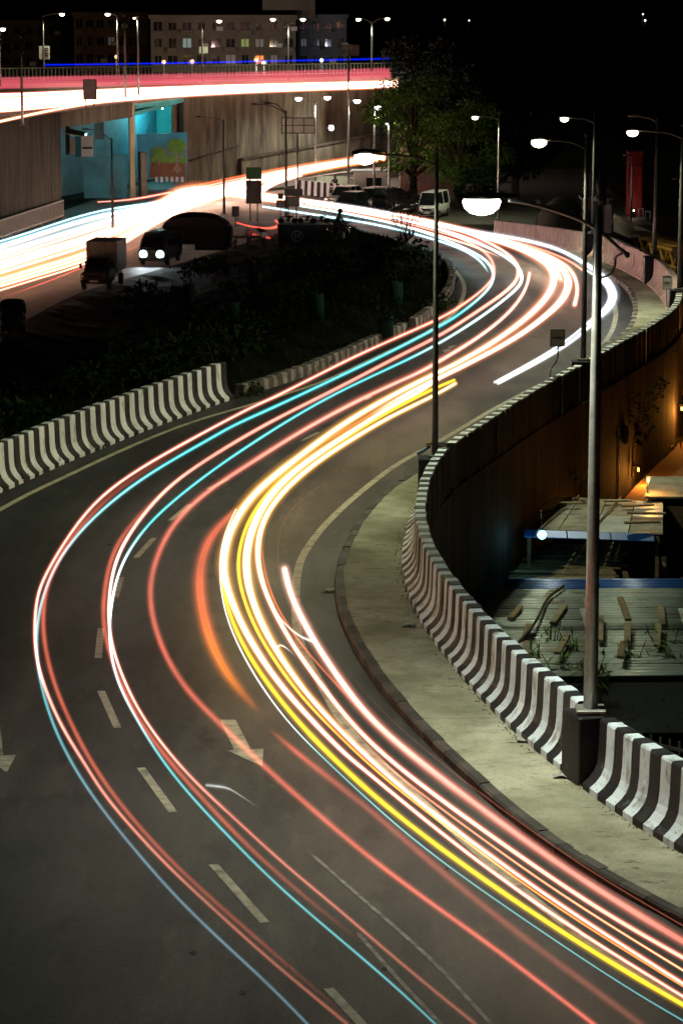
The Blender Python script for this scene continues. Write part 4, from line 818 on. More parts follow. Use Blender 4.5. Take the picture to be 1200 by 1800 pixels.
def make_tree(label, base, h, spread, nclump, leaves, L, m, seed, group=None, name='tree', lean=0.0, low=.35):
    r = random.Random(seed); t = thing(name, label, 'tree', tuple(base), group=group); tr = MB()
    top = Vector((lean, 0, h*.8)); tr.tube(spline([(0,0,-.3),(lean*.2,.05,h*.25),(lean*.6,-.05,h*.5),top], 4), [.045*h*(1-.8*i/12) for i in range(13)], 8)
    cl = []
    for i in range(nclump):
        th = r.uniform(0, 6.28); k = r.uniform(.25, 1); z = h*(low + (1-low)*r.random()); s = spread*(1 - .55*abs((z/h - .62)/.5))
        c = Vector((lean*z/h + s*k*math.cos(th), s*k*math.sin(th)*.8, z)); cl.append(c)
        tr.tube(spline([Vector((lean*.5, 0, max(.2*h, z*.55))), Vector((c.x*.5, c.y*.5, z*.8)), c], 3), [.016*h*(1-.12*q) for q in range(7)], 5)
    tr.build('trunk', BARK, t); cr = MB()
    for c in cl: clump_leaves(cr, c, (spread*r.uniform(.22,.4), spread*r.uniform(.2,.36), h*r.uniform(.06,.12)), leaves, L, r)
    cr.build('crown', m, t); return t
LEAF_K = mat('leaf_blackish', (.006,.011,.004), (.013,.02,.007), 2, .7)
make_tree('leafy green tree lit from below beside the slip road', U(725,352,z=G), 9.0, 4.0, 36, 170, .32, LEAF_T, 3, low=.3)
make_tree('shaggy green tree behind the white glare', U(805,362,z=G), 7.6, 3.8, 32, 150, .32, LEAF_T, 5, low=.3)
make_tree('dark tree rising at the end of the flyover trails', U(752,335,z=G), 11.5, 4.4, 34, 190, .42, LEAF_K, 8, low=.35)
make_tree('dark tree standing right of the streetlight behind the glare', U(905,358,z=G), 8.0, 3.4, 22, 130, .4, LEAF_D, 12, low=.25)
make_tree('round bushy roadside tree low at the left of the glare', U(835,372,z=G), 3.2, 2.2, 16, 130, .3, LEAF, 13, low=.2)
# small leaning tree growing against the orange-lit wall
def sprig(label, base, path, clumps, L, m, seed, name='sapling', cat='sapling', r0=.035, group=None, leaves=45):
    r = random.Random(seed); t = thing(name, label, cat, tuple(base), group=group, world=True)
    pts = spline(path, 5); MB().tube(pts, [r0*(1-.7*i/len(pts)) for i in range(len(pts))], 6).build('stem', BARK, t)
    cr = MB()
    for c, s in clumps: clump_leaves(cr, c, (s, s, s*.8), leaves, L, r)
    cr.build('foliage', m, t); return t
q = lambda x, y, Y: P(x, y, Y)
sprig('thin leaning tree with dark leaves against the orange-lit wall', q(1112,838,86), [q(1110,838,86), q(1113,780,86), q(1122,735,86), q(1130,690,86)], [(q(1128,700,86),.30),(q(1140,720,86.1),.28),(q(1118,735,85.9),.25),(q(1132,752,86),.24),(q(1125,768,86),.18),(q(1152,690,86),.2),(q(1160,672,86.2),.15)], .14, LEAF_D, 21, r0=.04)
sprig('bare twisted creeper on the dark wall above the sheds', q(1020,862,77.6), [q(1018,862,77.6), q(1028,835,77.6), q(1046,812,77.6), q(1060,780,77.6), q(1065,755,77.6)], [(q(1008,838,77.6),.10),(q(1004,828,77.6),.1)], .1, LEAF_D, 22, r0=.03, leaves=14)
rr = random.Random(31)
for k, (x, y, Y, s) in enumerate([(1196,822,92,.75),(1210,800,93,.6)]):
    t = thing('shrub', ['rounded yellow-green shrub lit orange at the right edge', 'smaller yellow-green shrub behind the rounded one at the right edge'][k], 'shrub', (q(x,y,Y).x, Y, zright(Y)), group='shrubs by the lit path')
    c = MB(); hh = q(x,y,Y).z - zright(Y)
    for _ in range(9): clump_leaves(c, (rr.uniform(-s,s)*.6, rr.uniform(-s,s)*.6, hh*.6 + rr.uniform(-.3,.3)), (s*.5,s*.5,s*.4), 60, .16, rr)
    c.build('foliage', LEAF_Y, t); MB().tube([(0,0,-.05),(.05,0,hh*.3),(0,.05,hh*.7)], [.05,.04,.02], 6).build('stem', BARK, t)
# shrubs on the bank: three kinds copied as individuals
protos = []
for v in range(4):
    r = random.Random(50 + v); c = MB()
    for _ in range(8): clump_leaves(c, (r.uniform(-.7,.7), r.uniform(-.7,.7), .25 + r.uniform(0,.45)), (.45,.45,.3), 55, .2, r)
    s = MB()
    for _ in range(5): s.tube([(0,0,-.1), (r.uniform(-.3,.3), r.uniform(-.3,.3), .5)], [.025,.01], 5)
    protos.append((c.mesh('foliage', LEAF if v % 2 else LEAF_D), s.mesh('stem', BARK)))
def shrub(p, s, label, group, v):
    t = thing('shrub', label, 'shrub', tuple(p), RND.uniform(0, 6.28), group); t.scale = (s, s, s * RND.uniform(.8, 1.2))
    for nm, me in zip(('foliage', 'stem'), protos[v]):
        o = bpy.data.objects.new(nm, me); COL.objects.link(o); o.parent = t
spots = []
for k in range(46):
    i = RND.randrange(30, nb - 6); kk = RND.choice([1,1,2,2,3,4,5,6,8,10,12]); spots.append(bank(i, kk))
spots = [p for p in spots if not (proj(p)[1] < 470 and proj(p)[0] > 290)]
for k, p in enumerate(spots): shrub(p + Vector((0,0,-.05)), RND.uniform(.7, 1.5), 'low dark shrub on the shadowed planted bank', 'dark shrubs on the planted bank', k % 4)
edge_labels = ['leafy shrub behind the striped left barrier, by the left picture edge','leafy shrub behind the striped left barrier, one fifth along','leafy shrub behind the middle of the striped left barrier','leafy shrub behind the striped left barrier, two thirds along','small round weed at the right end of the striped left barrier','leafy shrub just inside the bend kerb','tall shrub at the inner tip of the bend','broad shrub on the bank beyond the bend tip']
for k, (x, y, s) in enumerate([(45,745,.9),(110,715,1.0),(180,695,1.1),(270,665,1.0),(421,694,.45),(752,532,.8),(756,496,.7),(690,470,.8)]): shrub(bank_at(x, y), s, edge_labels[k], None, 1 if k < 5 else 3)
# dry shrub with bare twigs
r = random.Random(77); db = bank_at(712, 432); t = thing('dry_shrub', 'wispy half-bare shrub standing out before the bright bend', 'shrub', tuple(db)); tw = MB(); lf = MB()
for _ in range(26):
    a = Vector((0,0,0)); b = Vector((r.uniform(-1,1)*.9, r.uniform(-.5,.5), r.uniform(1.2,3.4))); c = b + Vector((r.uniform(-.5,.5), 0, r.uniform(-.3,.5))); tw.tube(spline([a, a.lerp(b,.5) + Vector((r.uniform(-.2,.2),0,0)), b, c], 3), .014, 4)
    clump_leaves(lf, c, (.3,.3,.25), 14, .13, r)
tw.build('twig', BARK, t); lf.build('foliage', LEAF_D, t)
# saplings in green mesh guards
GL = ['nearest the bend kerb','second from the bend kerb','below the container','under the middle of the bank','behind the striped barrier end','third from the left','second from the left','leftmost of the row','high on the bank below the truck','high on the bank left of the container']
for k, (x, y, h) in enumerate([(668,584,50),(706,556,46),(545,560,46),(410,580,50),(268,640,48),(196,676,52),(106,702,48),(42,728,48),(330,545,45),(455,525,44)]):
    b = bank_at(x, y); t = thing('tree_guard', 'green mesh tree guard with a sapling, %s' % GL[k], 'tree guard', tuple(b), group='green tree guards on the bank'); hh = h * b.y / F
    MB().lathe([(.26,0),(.25,hh*.5),(.24,hh),(.22,hh),(.22,.05)], (0,0,0), 10).build('guard', GUARD, t)
    MB().tube([(0,0,0),(.03,0,hh*.8),(0,.02,hh*1.5)], [.03,.02,.01], 5).build('stem', BARK, t)
    c = MB(); r = random.Random(90+k)
    for _ in range(5): clump_leaves(c, (r.uniform(-.25,.25), r.uniform(-.25,.25), hh*1.25 + r.uniform(-.2,.4)), (.3,.3,.25), 26, .16, r)
    c.build('foliage', LEAF_D, t)
# ground cover on the bank
r = random.Random(5); gm = MB()
for _ in range(9000):
    i = r.randrange(24, nb-3); k = min(15, int(abs(r.gauss(0, 4.5)))); p = BANK[i][k].lerp(BANK[i+1][min(16,k+1)], r.random())
    gm.leaf(p, Vector((r.uniform(-.6,.6), r.uniform(-.6,.6), 1)), rv(r).normalized(), r.uniform(.12,.38), .05)
gm.build('weeds', LEAF, label='patchy weeds and grass covering the planted bank', cat='weeds', kind='stuff')
r = random.Random(6); gm = MB()
for _ in range(420):      # moss and grit in the foot of the right barrier
    Y = r.uniform(36, 66); x = atY(BE, Y) - r.random()**2*.16; gm.leaf(Vector((x, Y, .15)), Vector((r.uniform(-1,1), r.uniform(-1,1), .5)), rv(r).normalized(), r.uniform(.02,.06), .025)
gm.build('litter_and_moss', mat('moss', (.05,.055,.02), (.09,.08,.05), 9, .9), label='thin line of moss and grit along the barrier foot', cat='moss', kind='stuff')

# ------------------------------------------------------------------ sheds and yard below the ramp
def corr_sheet(lx, ly, n, amp, m, parent, c, slope=0.0, name='roof_sheet', yaw=0.0):
    rows = []; N = n * 4
    for i in range(N + 1):
        v = i / N; y = (v - .5) * ly; z = amp * math.sin(2*math.pi*n*v) + y * slope
        rows.append([Vector((x, y, z)) for x in (-lx/2, 0, lx/2)])
    mb = MB().loft(rows, 0, True); R = Matrix.Rotation(yaw, 3, 'Z'); mb.v = [tuple(R @ Vector(p) + Vector(c)) for p in mb.v]
    o = mb.build(name, m, parent)
    md = o.modifiers.new('thickness', 'SOLIDIFY'); md.thickness = .006; return o
s1z = -3.0
sh = thing('shed', 'tin-roofed shed with a blue ridge strip below the ramp', 'shed', (7.4, 66.3, zright(66)), world=False)
w0 = Vector((7.4, 66.3, zright(66)))
yaw = -.05
def rel(x, y, z, o): return (x - o.x, y - o.y, z - o.z)
for row in range(9):
    y = 62.6 + row * .93; x_left = max(3.2, atY(BE, y) + .9 + (.5 if row < 3 else 0))
    blue = row == 8
    ncol = 4
    for cidx in range(ncol):
        lx = 2.35; x = x_left + lx/2 + cidx * 2.28 + RND.uniform(-.03,.03)
        z = s1z + (row - 4) * .045 + cidx * .012 + RND.uniform(-.012,.012)
        corr_sheet(lx, 1.02, 4, .03, TIN_B if blue else TIN, sh, rel(x, y, z, w0), .045, yaw=yaw*0 + RND.uniform(-.012,.012))
for k, (x, y) in enumerate([(3.9,62.5),(7.5,62.5),(11.2,62.5),(4.6,70),(8,70),(11.5,70)]): MB().box(rel(x, y, (s1z-.15+zright(y))/2, w0), (.12,.12, s1z-.15-zright(y))).build('post', WOOD, sh)
MB().box(rel(7.6, 62.55, s1z-.9, w0), (7.6,.05,1.3)).build('front_wall', TIN, sh); MB().box(rel(8.0, 70.15, s1z-.9, w0), (7.6,.05,1.4)).build('back_wall', TIN, sh)
plk = [(905,1077,22,-.15,'leftmost, at the edge of the blue strip'),(963,1046,24,-.2,'up against the blue strip left of the pole'),(981,1080,34,-.12,'in the middle, left of the lamp pole'),(925,1112,30,-.05,'leaning low on the left half of the roof'),(1096,1070,42,.12,'right of the lamp pole across the blue strip'),(1162,1082,36,.05,'nearest the right picture edge'),(1054,1105,46,.03,'darkest, just right of the lamp pole'),(1102,1112,34,.02,'second right of the lamp pole, lower down'),(1155,1116,40,.0,'lower right, below the edge plank'),(1092,1142,28,-.03,'low beside the weeds on the right'),(988,1132,34,-.1,'low beside the weeds on the left'),(925,1140,24,.02,'lowest on the left side of the roof')]
for x, y, ln, a, wh in plk:
    c = U(x, y, z=s1z + .11); L = ln / F * c.y / math.sin(math.radians(12.5)) * .8
    MB().box((0,0,0), (.15, L, .07), bev=.01).build('plank', WOOD if RND.random() < .6 else WOOD_G, label='weathered plank on the tin roof, ' + wh, cat='plank', group='planks weighing down the tin roof').matrix_world = Matrix.Translation(c) @ Matrix.Rotation(a - .12, 4, 'Z') @ Matrix.Rotation(.045, 4, 'X')
pc = [U(990,1030,z=s1z+.25), U(962,1052,z=s1z+.2), U(945,1085,z=s1z+.16), U(928,1110,z=s1z+.18), U(905,1135,z=s1z+.16)]
MB().tube(spline([p - pc[2] for p in pc], 4), .035, 6).build('branch', BARK, off=(0,0,0), label='crooked bare branch lying across the tin roof', cat='branch').location = pc[2]
# second shed behind
z2 = -1.85; A0 = U(968, 872, z=z2); A1 = U(1165, 882, z=z2); B0 = U(920, 932, z=z2-.15); B1_ = U(1165, 940, z=z2-.15)
base2 = Vector((A0.x+1.4, (A0.y+B0.y)/2, zright(74))); s2 = thing('shed', 'pale flat-roofed shed with a blue eave behind the timber pile', 'shed', tuple(base2), world=True)
for i in range(4):
    for j in range(2):
        u0, u1 = i/4 + .004, (i+1)/4 - .004; v0, v1 = j/2 + .008, (j+1)/2 + .02
        f = lambda u, v: (A0.lerp(A1, u)).lerp(B0.lerp(B1_, u), v) + Vector((0,0,.02*j + RND.uniform(-.01,.012)))
        MB().prism([f(u0,v0), f(u1,v0), f(u1,min(1,v1)), f(u0,min(1,v1))], (0,0,0), (0,0,-.03)).build('roof_sheet', TIN_C if (i + j) % 3 else TIN, s2)
for i in range(3):
    a, b = B0.lerp(B1_, i/3.2), B0.lerp(B1_, (i+.97)/3.2); MB().prism([a + Vector((0,-.02,.02)), b + Vector((0,-.02,.02)), b + Vector((0,-.32,-.10)), a + Vector((0,-.32,-.10))], (0,0,0), (0,0,-.02)).build('eave_strip', TIN_B, s2)
MB().box((A0.lerp(A1,.5) + Vector((0,-.2,-1.2))), ((A1-A0).x, .06, 2.2)).build('rear_wall', BLACK, s2)
for u in (.25, .62): MB().beam(A0.lerp(A1,u) + Vector((0,0,.05)), B0.lerp(B1_,u-.13) + Vector((0,0,.07)), .03, .03).build('batten', WOOD, s2)
for u in (.04, .5, .96): MB().box((B0.lerp(B1_,u) + Vector((0,.05,-1.1))), (.09,.09,2.1)).build('post', WOOD, s2)
for k, (x, y, ln, a, wh) in enumerate([(1120,888,40,.25,'askew at the right end'),(1135,902,46,-.1,'below the askew one at the right end'),(1085,880,34,.05,'near the rear edge, right of the lamp pole'),(1000,884,30,.0,'flat near the rear left corner'),(1128,918,44,.15,'lowest at the right end')]):
    c = U(x, y, z=z2 + .05 + .015*k); L = ln/F*c.y*1.5
    MB().box((0,0,0), (L, .16, .045), bev=.008).build('plank', [WOOD_G, WOOD, TIN_C][k % 3], label='loose board on the pale shed roof, ' + wh, cat='plank', group='loose boards on the pale shed roof').matrix_world = Matrix.Translation(c) @ Matrix.Rotation(a, 4, 'Z') @ Matrix.Rotation(.03, 4, 'X')
lz = P(952, 940, B0.y - .75)
lt = thing('tube_lamp', 'glaring blue-white lamp hanging at the shed corner by the dark wall', 'lamp', tuple(lz)); bulb(lt, (0,0,0), .12, L_COOL); MB().tube([(0,0,.11),(0,.5,.5)], .012, 5).build('cord', BLACK, lt); MB().lathe([(.10,.13),(.06,.16),(.03,.2)], (0,0,0), 10).build('shade', STEEL_D, lt); lamp(lt, (-.45,-.05,-.05), 5, (.35,.9,1), .06)
# timber pile: boards lying in two leaning courses
r = random.Random(11)
for k in range(14):
    u = k / 13; pr = P(985 + r.uniform(-6, 6), 1024 - 66*u, 71.0 + 4.2*u); L = 198 - 34*u; xl = 600 + (atY(BE, pr.y) + .75)*F/pr.y
    lx = L/F*pr.y; o = MB().box((0,0,0), (lx*r.uniform(.9,1.05), .24, .06), bev=.008).build('timber_board', [WOOD_G, WOOD_G, WOOD][k % 3], label='%s board from the front in the timber pile between the two sheds' % ('first' if k == 0 else ORD[k]), cat='board', group='boards in the timber pile')
    o.location = (max(pr.x, atY(BE, pr.y) + .62 + lx/2) + r.uniform(-.05,.1), pr.y, pr.z + .025*(k % 2)); o.rotation_euler = (r.uniform(-.04,.06), r.uniform(-.012,.012), r.uniform(-.05,.04))
tr_ = thing('trestle', 'low wooden trestle carrying the timber pile', 'trestle', (6.0, 73, zright(73)))
for x in (-.7, 1.0):
    MB().beam((x,-2.1,-3.12-zright(73)),(x,2.2,-2.95-zright(73)), .12,.1).build('rail', WOOD, tr_)
    for y in (-1.8, 1.8): MB().box((x,y,.75), (.1,.1,1.5)).build('leg', WOOD, tr_)
# scrap heap
r = random.Random(17); bags = [('crumpled black plastic sack','black'),('shiny grey plastic sack','grey'),('slumped dark sack','black'),('yellow-brown sack','yel'),('small pale sack','pale'),('torn black sack','black')]
mats_b = {'black': mat('black_plastic_sheet', (.015,.015,.016), rough=.3), 'grey': mat('grey_plastic', (.12,.13,.14), rough=.3), 'yel': mat('yellow_sack', (.3,.18,.03), rough=.7), 'pale': mat('pale_plastic', (.3,.3,.3), rough=.4)}
for k, (nm, mk) in enumerate(bags):
    x, y = [(1118,1000),(1150,990),(1175,1018),(1142,1030),(1165,1000),(1120,1022)][k]; p = U(x, y, z=-3.9); mb = MB(); N = 9; rows = []
    for i in range(N):
        ph = math.pi*i/(N-1); rows.append([Vector((math.sin(ph)*math.cos(2*math.pi*j/12), math.sin(ph)*math.sin(2*math.pi*j/12), -math.cos(ph))) * (.32 if k != 4 else .2) * r.uniform(.75,1.15) for j in range(12)])
    mb.loft(rows, 0, False, True); o = mb.build('sack', mats_b[mk], label=nm + ' on the scrap heap right of the lamp pole', cat='sack', group='sacks on the scrap heap'); o.location = p + Vector((0,0,-.1)); o.scale = (1.2,1,.8)
mb = MB()
for _ in range(140):
    p = U(r.uniform(1090,1210), r.uniform(975,1045), z=-4.1); mb.box(p + Vector((0,0,r.uniform(-.6,.05))), (r.uniform(.05,.5), r.uniform(.05,.4), r.uniform(.03,.3)), r.uniform(0,3))
mb.build('scrap_heap', mat('scrap', (.03,.028,.025), (.10,.09,.08), 3, .7), label='heap of dark mixed scrap right of the near lamp pole', cat='scrap', kind='stuff')
# small lit kiosk roof, planter wall and path
kz = -1.7; ka = U(1132, 873, z=kz); kb = U(1175, 842, z=kz+.1)
kk = thing('kiosk', 'small kiosk with a roof glowing orange at the right edge', 'kiosk', (ka.x+1.0, ka.y+1.0, zright(ka.y)), world=True)
MB().prism([ka, ka + Vector((2.4,0,0)), Vector((ka.x+2.7, kb.y+.3, kz+.12)), Vector((ka.x+.32, kb.y+.3, kz+.12))], (0,0,0), (0,0,-.05)).build('roof', TIN_C, kk)
MB().box((ka.x+1.25, ka.y+1.2, kz-.85), (1.9,1.8,1.55)).build('wall', CONC_D, kk); MB().box((ka.x+.9, ka.y+.28, kz-.9), (.6,.04,1.2)).build('door', WOOD, kk)
kl = thing('wall_lamp', 'orange lamp at the left corner of the kiosk roof', 'lamp', (ka.x + .12, ka.y + .35, kz + .42), group='orange wall lamps'); MB().tube([(0,.05,-.4),(0,.05,0)], .015, 5).build('bracket', STEEL_D, kl); MB().box((0,.05,.03), (.14,.14,.03)).build('cap', STEEL_D, kl); MB().box((0,.05,-.05), (.06,.06,.10), bev=.01).build('glass', emat('sodium_glass', (1, .42, .06), 4), kl); lamp(kl, (.06,-.06,-.06), 45, (1,.40,.07), .05)
pb = thing('planter', 'grey concrete planter box right of the pale shed', 'planter', tuple(U(1185,985,z=-3.4)), world=True); pq = U(1190,960,z=-3.0)
MB().box((pq.x+.3, pq.y, -3.3), (1.1,.6,.75), bev=.03).build('box', CONC_D, pb); c = MB(); r = random.Random(3)
for _ in range(5): clump_leaves(c, (pq.x + r.uniform(-.1,.7), pq.y, -2.8), (.25,.25,.2), 40, .12, r)
c.build('foliage', LEAF_D, pb)
BRICKP = mat('brick_path', (.25,.13,.07), (.34,.19,.10), 3, .85, bump=.5, bscale=12)
MB().loft([[Vector((atY(BE, y) + o, y, zright(y) + .14)) for o in (.75, 1.6, 2.6, 3.6)] for y in range(80, 128, 3)], 0, False).build('brick_path', BRICKP, kind='structure')
SOD = emat('sodium_glass', (1, .42, .06), 4)
for k, (x, y, Y, pw) in enumerate([(1112, 822, 86.0, 110), (1046, 890, 78.6, 10), (1180, 715, 94.0, 190), (1196, 570, 102.5, 260)]):  # third lamp is added for the wall glow of unseen path lamps
    p = P(x, y, Y); p.x = atY(BE, Y) + .62 + (.1 if k == 0 else 0)
    t = thing('wall_lamp', 'orange wall lamp %s' % ['beside the leaning tree on the ramp wall','low on the ramp wall behind the pale shed','added high on the ramp wall to light it above the brick path','at the far end of the ramp wall above the brick path'][k], 'lamp', tuple(p), group='orange wall lamps')
    MB().box((.02,0,.06), (.16,.14,.06), bev=.01).build('bracket', STEEL_D, t); MB().box((.10,0,-.06), (.05,.06,.12), bev=.012).build('glass', SOD, t); MB().box((.10,0,.055), (.12,.16,.03)).build('cap', STEEL_D, t)
    lamp(t, (.32,0,-.1), pw, (1,.36,.05), .08)
pp = thing('downpipe', 'pale downpipe on the orange-lit part of the ramp wall', 'pipe', (atY(BE,84.5)+.55, 84.5, zright(84.5))); MB().tube([(0,0,0),(0,0,2.2)], .045, 8).build('pipe', WHITE, pp); MB().box((0,0,1.9), (.14,.1,.05)).build('clamp', STEEL_D, pp)
jb = thing('junction_box', 'dark box on the ramp wall left of the leaning tree', 'box', (atY(BE,85.2)+.60, 85.2, -1.55)); MB().box((0,0,0), (.14,.34,.5), bev=.02).build('case', BLACK, jb); MB().box((.08,0,.05), (.02,.24,.3)).build('door', STEEL_D, jb)
# weeds growing over the front shed
for k, (x, y, s) in enumerate([(985,1165,.5),(1010,1140,.45),(1035,1175,.5),(940,1150,.3),(1105,1150,.4),(1170,1130,.55),(1195,1150,.5),(965,1125,.3)]):
    p = U(x, y, z=-3.15); r = random.Random(200+k); t = thing('weed_clump', 'long-leaved weed %s' % ['at the shed front, left of the lamp pole','rising tallest beside the lamp pole','under the lamp pole','leftmost behind the striped barrier','right of the lamp pole','by the dark stem near the right edge','at the right picture edge','half up the roof left of the lamp pole'][k], 'weed', (p.x, p.y - .4, p.z - .6), group='weeds in front of the tin shed')
    mb = MB(); st = MB()
    for _ in range(9):
        b = Vector((r.uniform(-s,s), r.uniform(-.3,.3), r.uniform(.5,1.1))); st.tube(spline([(0,0,-.6), b*.5, b], 3), .01, 4)
        for _ in range(9): mb.leaf(b*r.uniform(.4,1), Vector((r.uniform(-1,1), r.uniform(-.6,.6), r.uniform(-.6,.5))), Vector((0,0,1)), r.uniform(.18,.42), .06)
    mb.build('leaves', LEAF_T, t); st.build('stem', BARK, t)
# lower yard clutter near the picture's right edge
yd = thing('yard_fence', 'dark yard railing behind the near striped barrier', 'fence', (7.0, 47.5, zright(47)), world=True); mb = MB()
fl_ = [Vector((4.8,49.5,0)), Vector((9.5,44.5,0))]
for p in resample(fl_, 34): mb.box((p.x, p.y, -1.9), (.035,.035,1.6))
mb.build('bars', STEEL_D, yd)['kind'] = 'stuff'
for z in (-1.25, -2.5): MB().beam(fl_[0] + Vector((0,0,z)), fl_[1] + Vector((0,0,z)), .05,.05).build('rail', STEEL_D, yd)
for p in resample(fl_, 4): MB().box((p.x, p.y, (-1.0+zright(47))/2), (.09,.09,-1.0-zright(47))).build('post', STEEL_D, yd)
ds = thing('tarpaulin_heap', 'dark tarpaulin-covered heap between the shed and the railing', 'heap', (6.2, 54, zright(54))); rows = []; r = random.Random(4)
for i in range(9):
    rows.append([Vector((-1.9+.47*i, -2.0+.5*j, max(0, 2.0 - .28*((i-4)**2*.5 + (j-4)**2*.45)) + r.uniform(-.12,.12))) for j in range(9)])
MB().loft(rows, 0, False).build('tarpaulin', mat('dark_tarp', (.02,.025,.02), (.05,.05,.04), 1.5, .6, bump=.3), ds)
MB().box((.3,-.4,1.75), (1.5,.1,.05), .3).build('batten', WOOD, ds)
# cable bundle at the second lamp foot
cb = thing('cable_bundle', 'tangled cables and a blue pipe at the foot of the parapet lamp', 'cables', tuple(bpos(66.3,.1,1.0))); r = random.Random(8)
for k in range(7): MB().tube(spline([(r.uniform(-.25,.25), r.uniform(-.2,.2), .12 + r.uniform(0,.08)) for _ in range(5)], 5), .018, 5).build('cable', [BLACK, mat('yellow_cable', (.3,.2,.04), rough=.6), BLACK][k % 3], cb)
MB().tube([(-.42,-.3,-.02),(-.15,-.1,.12)], .035, 7).build('pipe', mat('blue_pipe', (.03,.12,.2), rough=.4), cb)
# litter on the footpath
for k, (x, y, m_, lab) in enumerate([(718,1102,BLACK,'small dark rag lying on the mossy footpath'),(985,1365,mats_b['pale'],'crumpled pale litter at the barrier foot by the near plinth'),(922,1303,mats_b['pale'],'tiny white scrap at the barrier foot'),(576,1040,PAINT,'pale flat scrap on the asphalt near the kerb')]):
    p = U(x, y, .15 if k < 3 else .0); mb = MB(); r = random.Random(k); rows = [[Vector((.05*i-.12, .06*j-.12, r.uniform(.005,.05))) for j in range(5)] for i in range(6)]
    mb.loft(rows, 0, False).build('litter', m_, label=lab, cat='litter', group='litter').location = p + Vector((0,0,.004))

# ------------------------------------------------------------------ vehicles
def wheel(parent, c, r, w):
    o = MB().lathe([(r*.55,-w/2),(r*.92,-w/2),(r,-w*.3),(r,w*.3),(r*.92,w/2),(r*.55,w/2)], c, 16, axis='X').build('wheel', RUBBER, parent)
    MB().lathe([(r*.1,-w*.53),(r*.5,-w*.51),(r*.56,-w*.45),(r*.56,w*.45),(r*.5,w*.51),(r*.1,w*.53)], c, 12, axis='X').build('rim', STEEL, o)
def section(y, hw, z0, z1, tum): return [Vector((-hw*.94,y,z0)), Vector((-hw,y,z0+(z1-z0)*.35)), Vector((-hw*.985,y,z1-.06)), Vector((-hw*tum,y,z1)), Vector((0,y,z1+.015)), Vector((hw*tum,y,z1)), Vector((hw*.985,y,z1-.06)), Vector((hw,y,z0+(z1-z0)*.35)), Vector((hw*.94,y,z0))]
def car(label, loc, rot, paint, L=4.0, Wd=1.7, Hh=1.5, van=False, suv=False, lights=None, rear=False, group='vehicles parked at the roadside', cat='car', name='car'):
    t = thing(name, label, cat, loc, rot, group); hw = Wd/2; bl = Hh*.56 if not van else Hh*.52; gc = .2
    st = [(-L/2,.80,gc+.15,bl*.80,.7),(-L/2+.12,.94,gc,bl*.92,.8),(-L/2+.5,1,gc-.02,bl*.98,.88),(-L*.2,1,gc,bl,.92),(L*.2,1,gc,bl,.92),(L/2-.3,1,gc,bl,.9),(L/2-.06,.95,gc+.05,bl*.97,.85),(L/2,.86,gc+.2,bl*.85,.8)]
    rows = [section(y, hw*k, z0, z1, tm) for y, k, z0, z1, tm in st]; mb = MB().loft(rows, 0, True, True); mb.add(rows[0], [tuple(range(9))]); mb.add(rows[-1], [tuple(range(8,-1,-1))]); mb.build('body', paint, t)
    f0, f1, r1, r0 = (-L*.44,-L*.34,L*.46,L*.49) if van else (-L*.22,-L*.06,L*.30 if not suv else L*.40,L*.44 if not suv else L*.47)
    def gh(y, z, k): return [Vector((-hw*.9*k,y,z)), Vector((hw*.9*k,y,z))]
    lo, hi = bl - .02, Hh - .03
    gl = MB(); v = [(-hw*.92,f0,lo),(hw*.92,f0,lo),(hw*.74,f1,hi),(-hw*.74,f1,hi),(-hw*.92,r0,lo),(hw*.92,r0,lo),(hw*.74,r1,hi),(-hw*.74,r1,hi)]
    gl.add([Vector(q_) for q_ in v], [(0,1,2,3),(5,4,7,6),(1,5,6,2),(4,0,3,7)]); gl.build('window', GLASS, t)
    MB().box((0,(f1+r1)/2,Hh-.015), (hw*1.52, r1-f1+.08, .06), bev=.025).build('roof', paint, t)
    pl = MB()
    for s in (-1,1):
        for (ya, yb) in ((f0,f1),(r0,r1),((f0*.2+r0*.8) if van else (f0+r0)/2,)*2 if False else ((f1+r1)/2-.02,(f1+r1)/2)): pl.beam((s*hw*.925,ya,lo), (s*hw*.75,yb,hi), .06,.06)
    pl.build('pillar', paint, t)
    for y in (-L*.32, L*.30):
        for s in (-1,1): wheel(t, (s*(hw-.08), y, .30 if not suv else .34), .30 if not suv else .34, .2)
    for s in (-1,1):
        MB().box((s*hw*.68,-L/2+.03,bl*.72), (.32,.12,.16), bev=.03).build('headlight', lights or CHROME, t)
        MB().box((s*hw*.78,L/2-.02,bl*.78), (.2,.1,.24), bev=.03).build('tail_light', mat('red_lens', (.3,.01,.01), rough=.3), t)
        MB().box((s*(hw+.10), f0+.12, lo+.10), (.16,.1,.12), bev=.02).build('mirror', paint, t)
    MB().box((0,-L/2-.03,gc+.18), (Wd*.86,.16,.22), bev=.05).build('bumper', BLACK if suv or van else paint, t)
    MB().box((0,-L/2+.0,bl*.66), (Wd*.42,.08,.16), bev=.02).build('grille', BLACK, t); MB().box((0,-L/2-.115,gc+.22), (.5,.02,.11)).build('number_plate', WHITE, t)
    return t
def paint(n, c): return mat(n, c, rough=.28, metal=.1)
def onroad(x, y): p = U(x, y, z=G); return (p.x, p.y, G + .012)
DK = paint('dark_blue_paint', (.012,.016,.035)); BL = paint('black_paint', (.012,.012,.013)); SV = paint('silver_paint', (.4,.41,.42)); WT = paint('white_paint', (.75,.75,.74))
car('dark blue hatchback, leftmost of the parked cars', onroad(617,373), -.5, DK, 3.8, 1.65, 1.5)
car('white crossover parked between the two dark cars', onroad(655,368), -.35, WT, 4.2, 1.75, 1.6, suv=True)
car('silver car half hidden behind the dark blue hatchback', onroad(606,362), -.5, SV, 3.9, 1.65, 1.5)
car('black off-road car parked by the lamp pole', onroad(690,374), .45, BL, 4.1, 1.75, 1.8, suv=True)
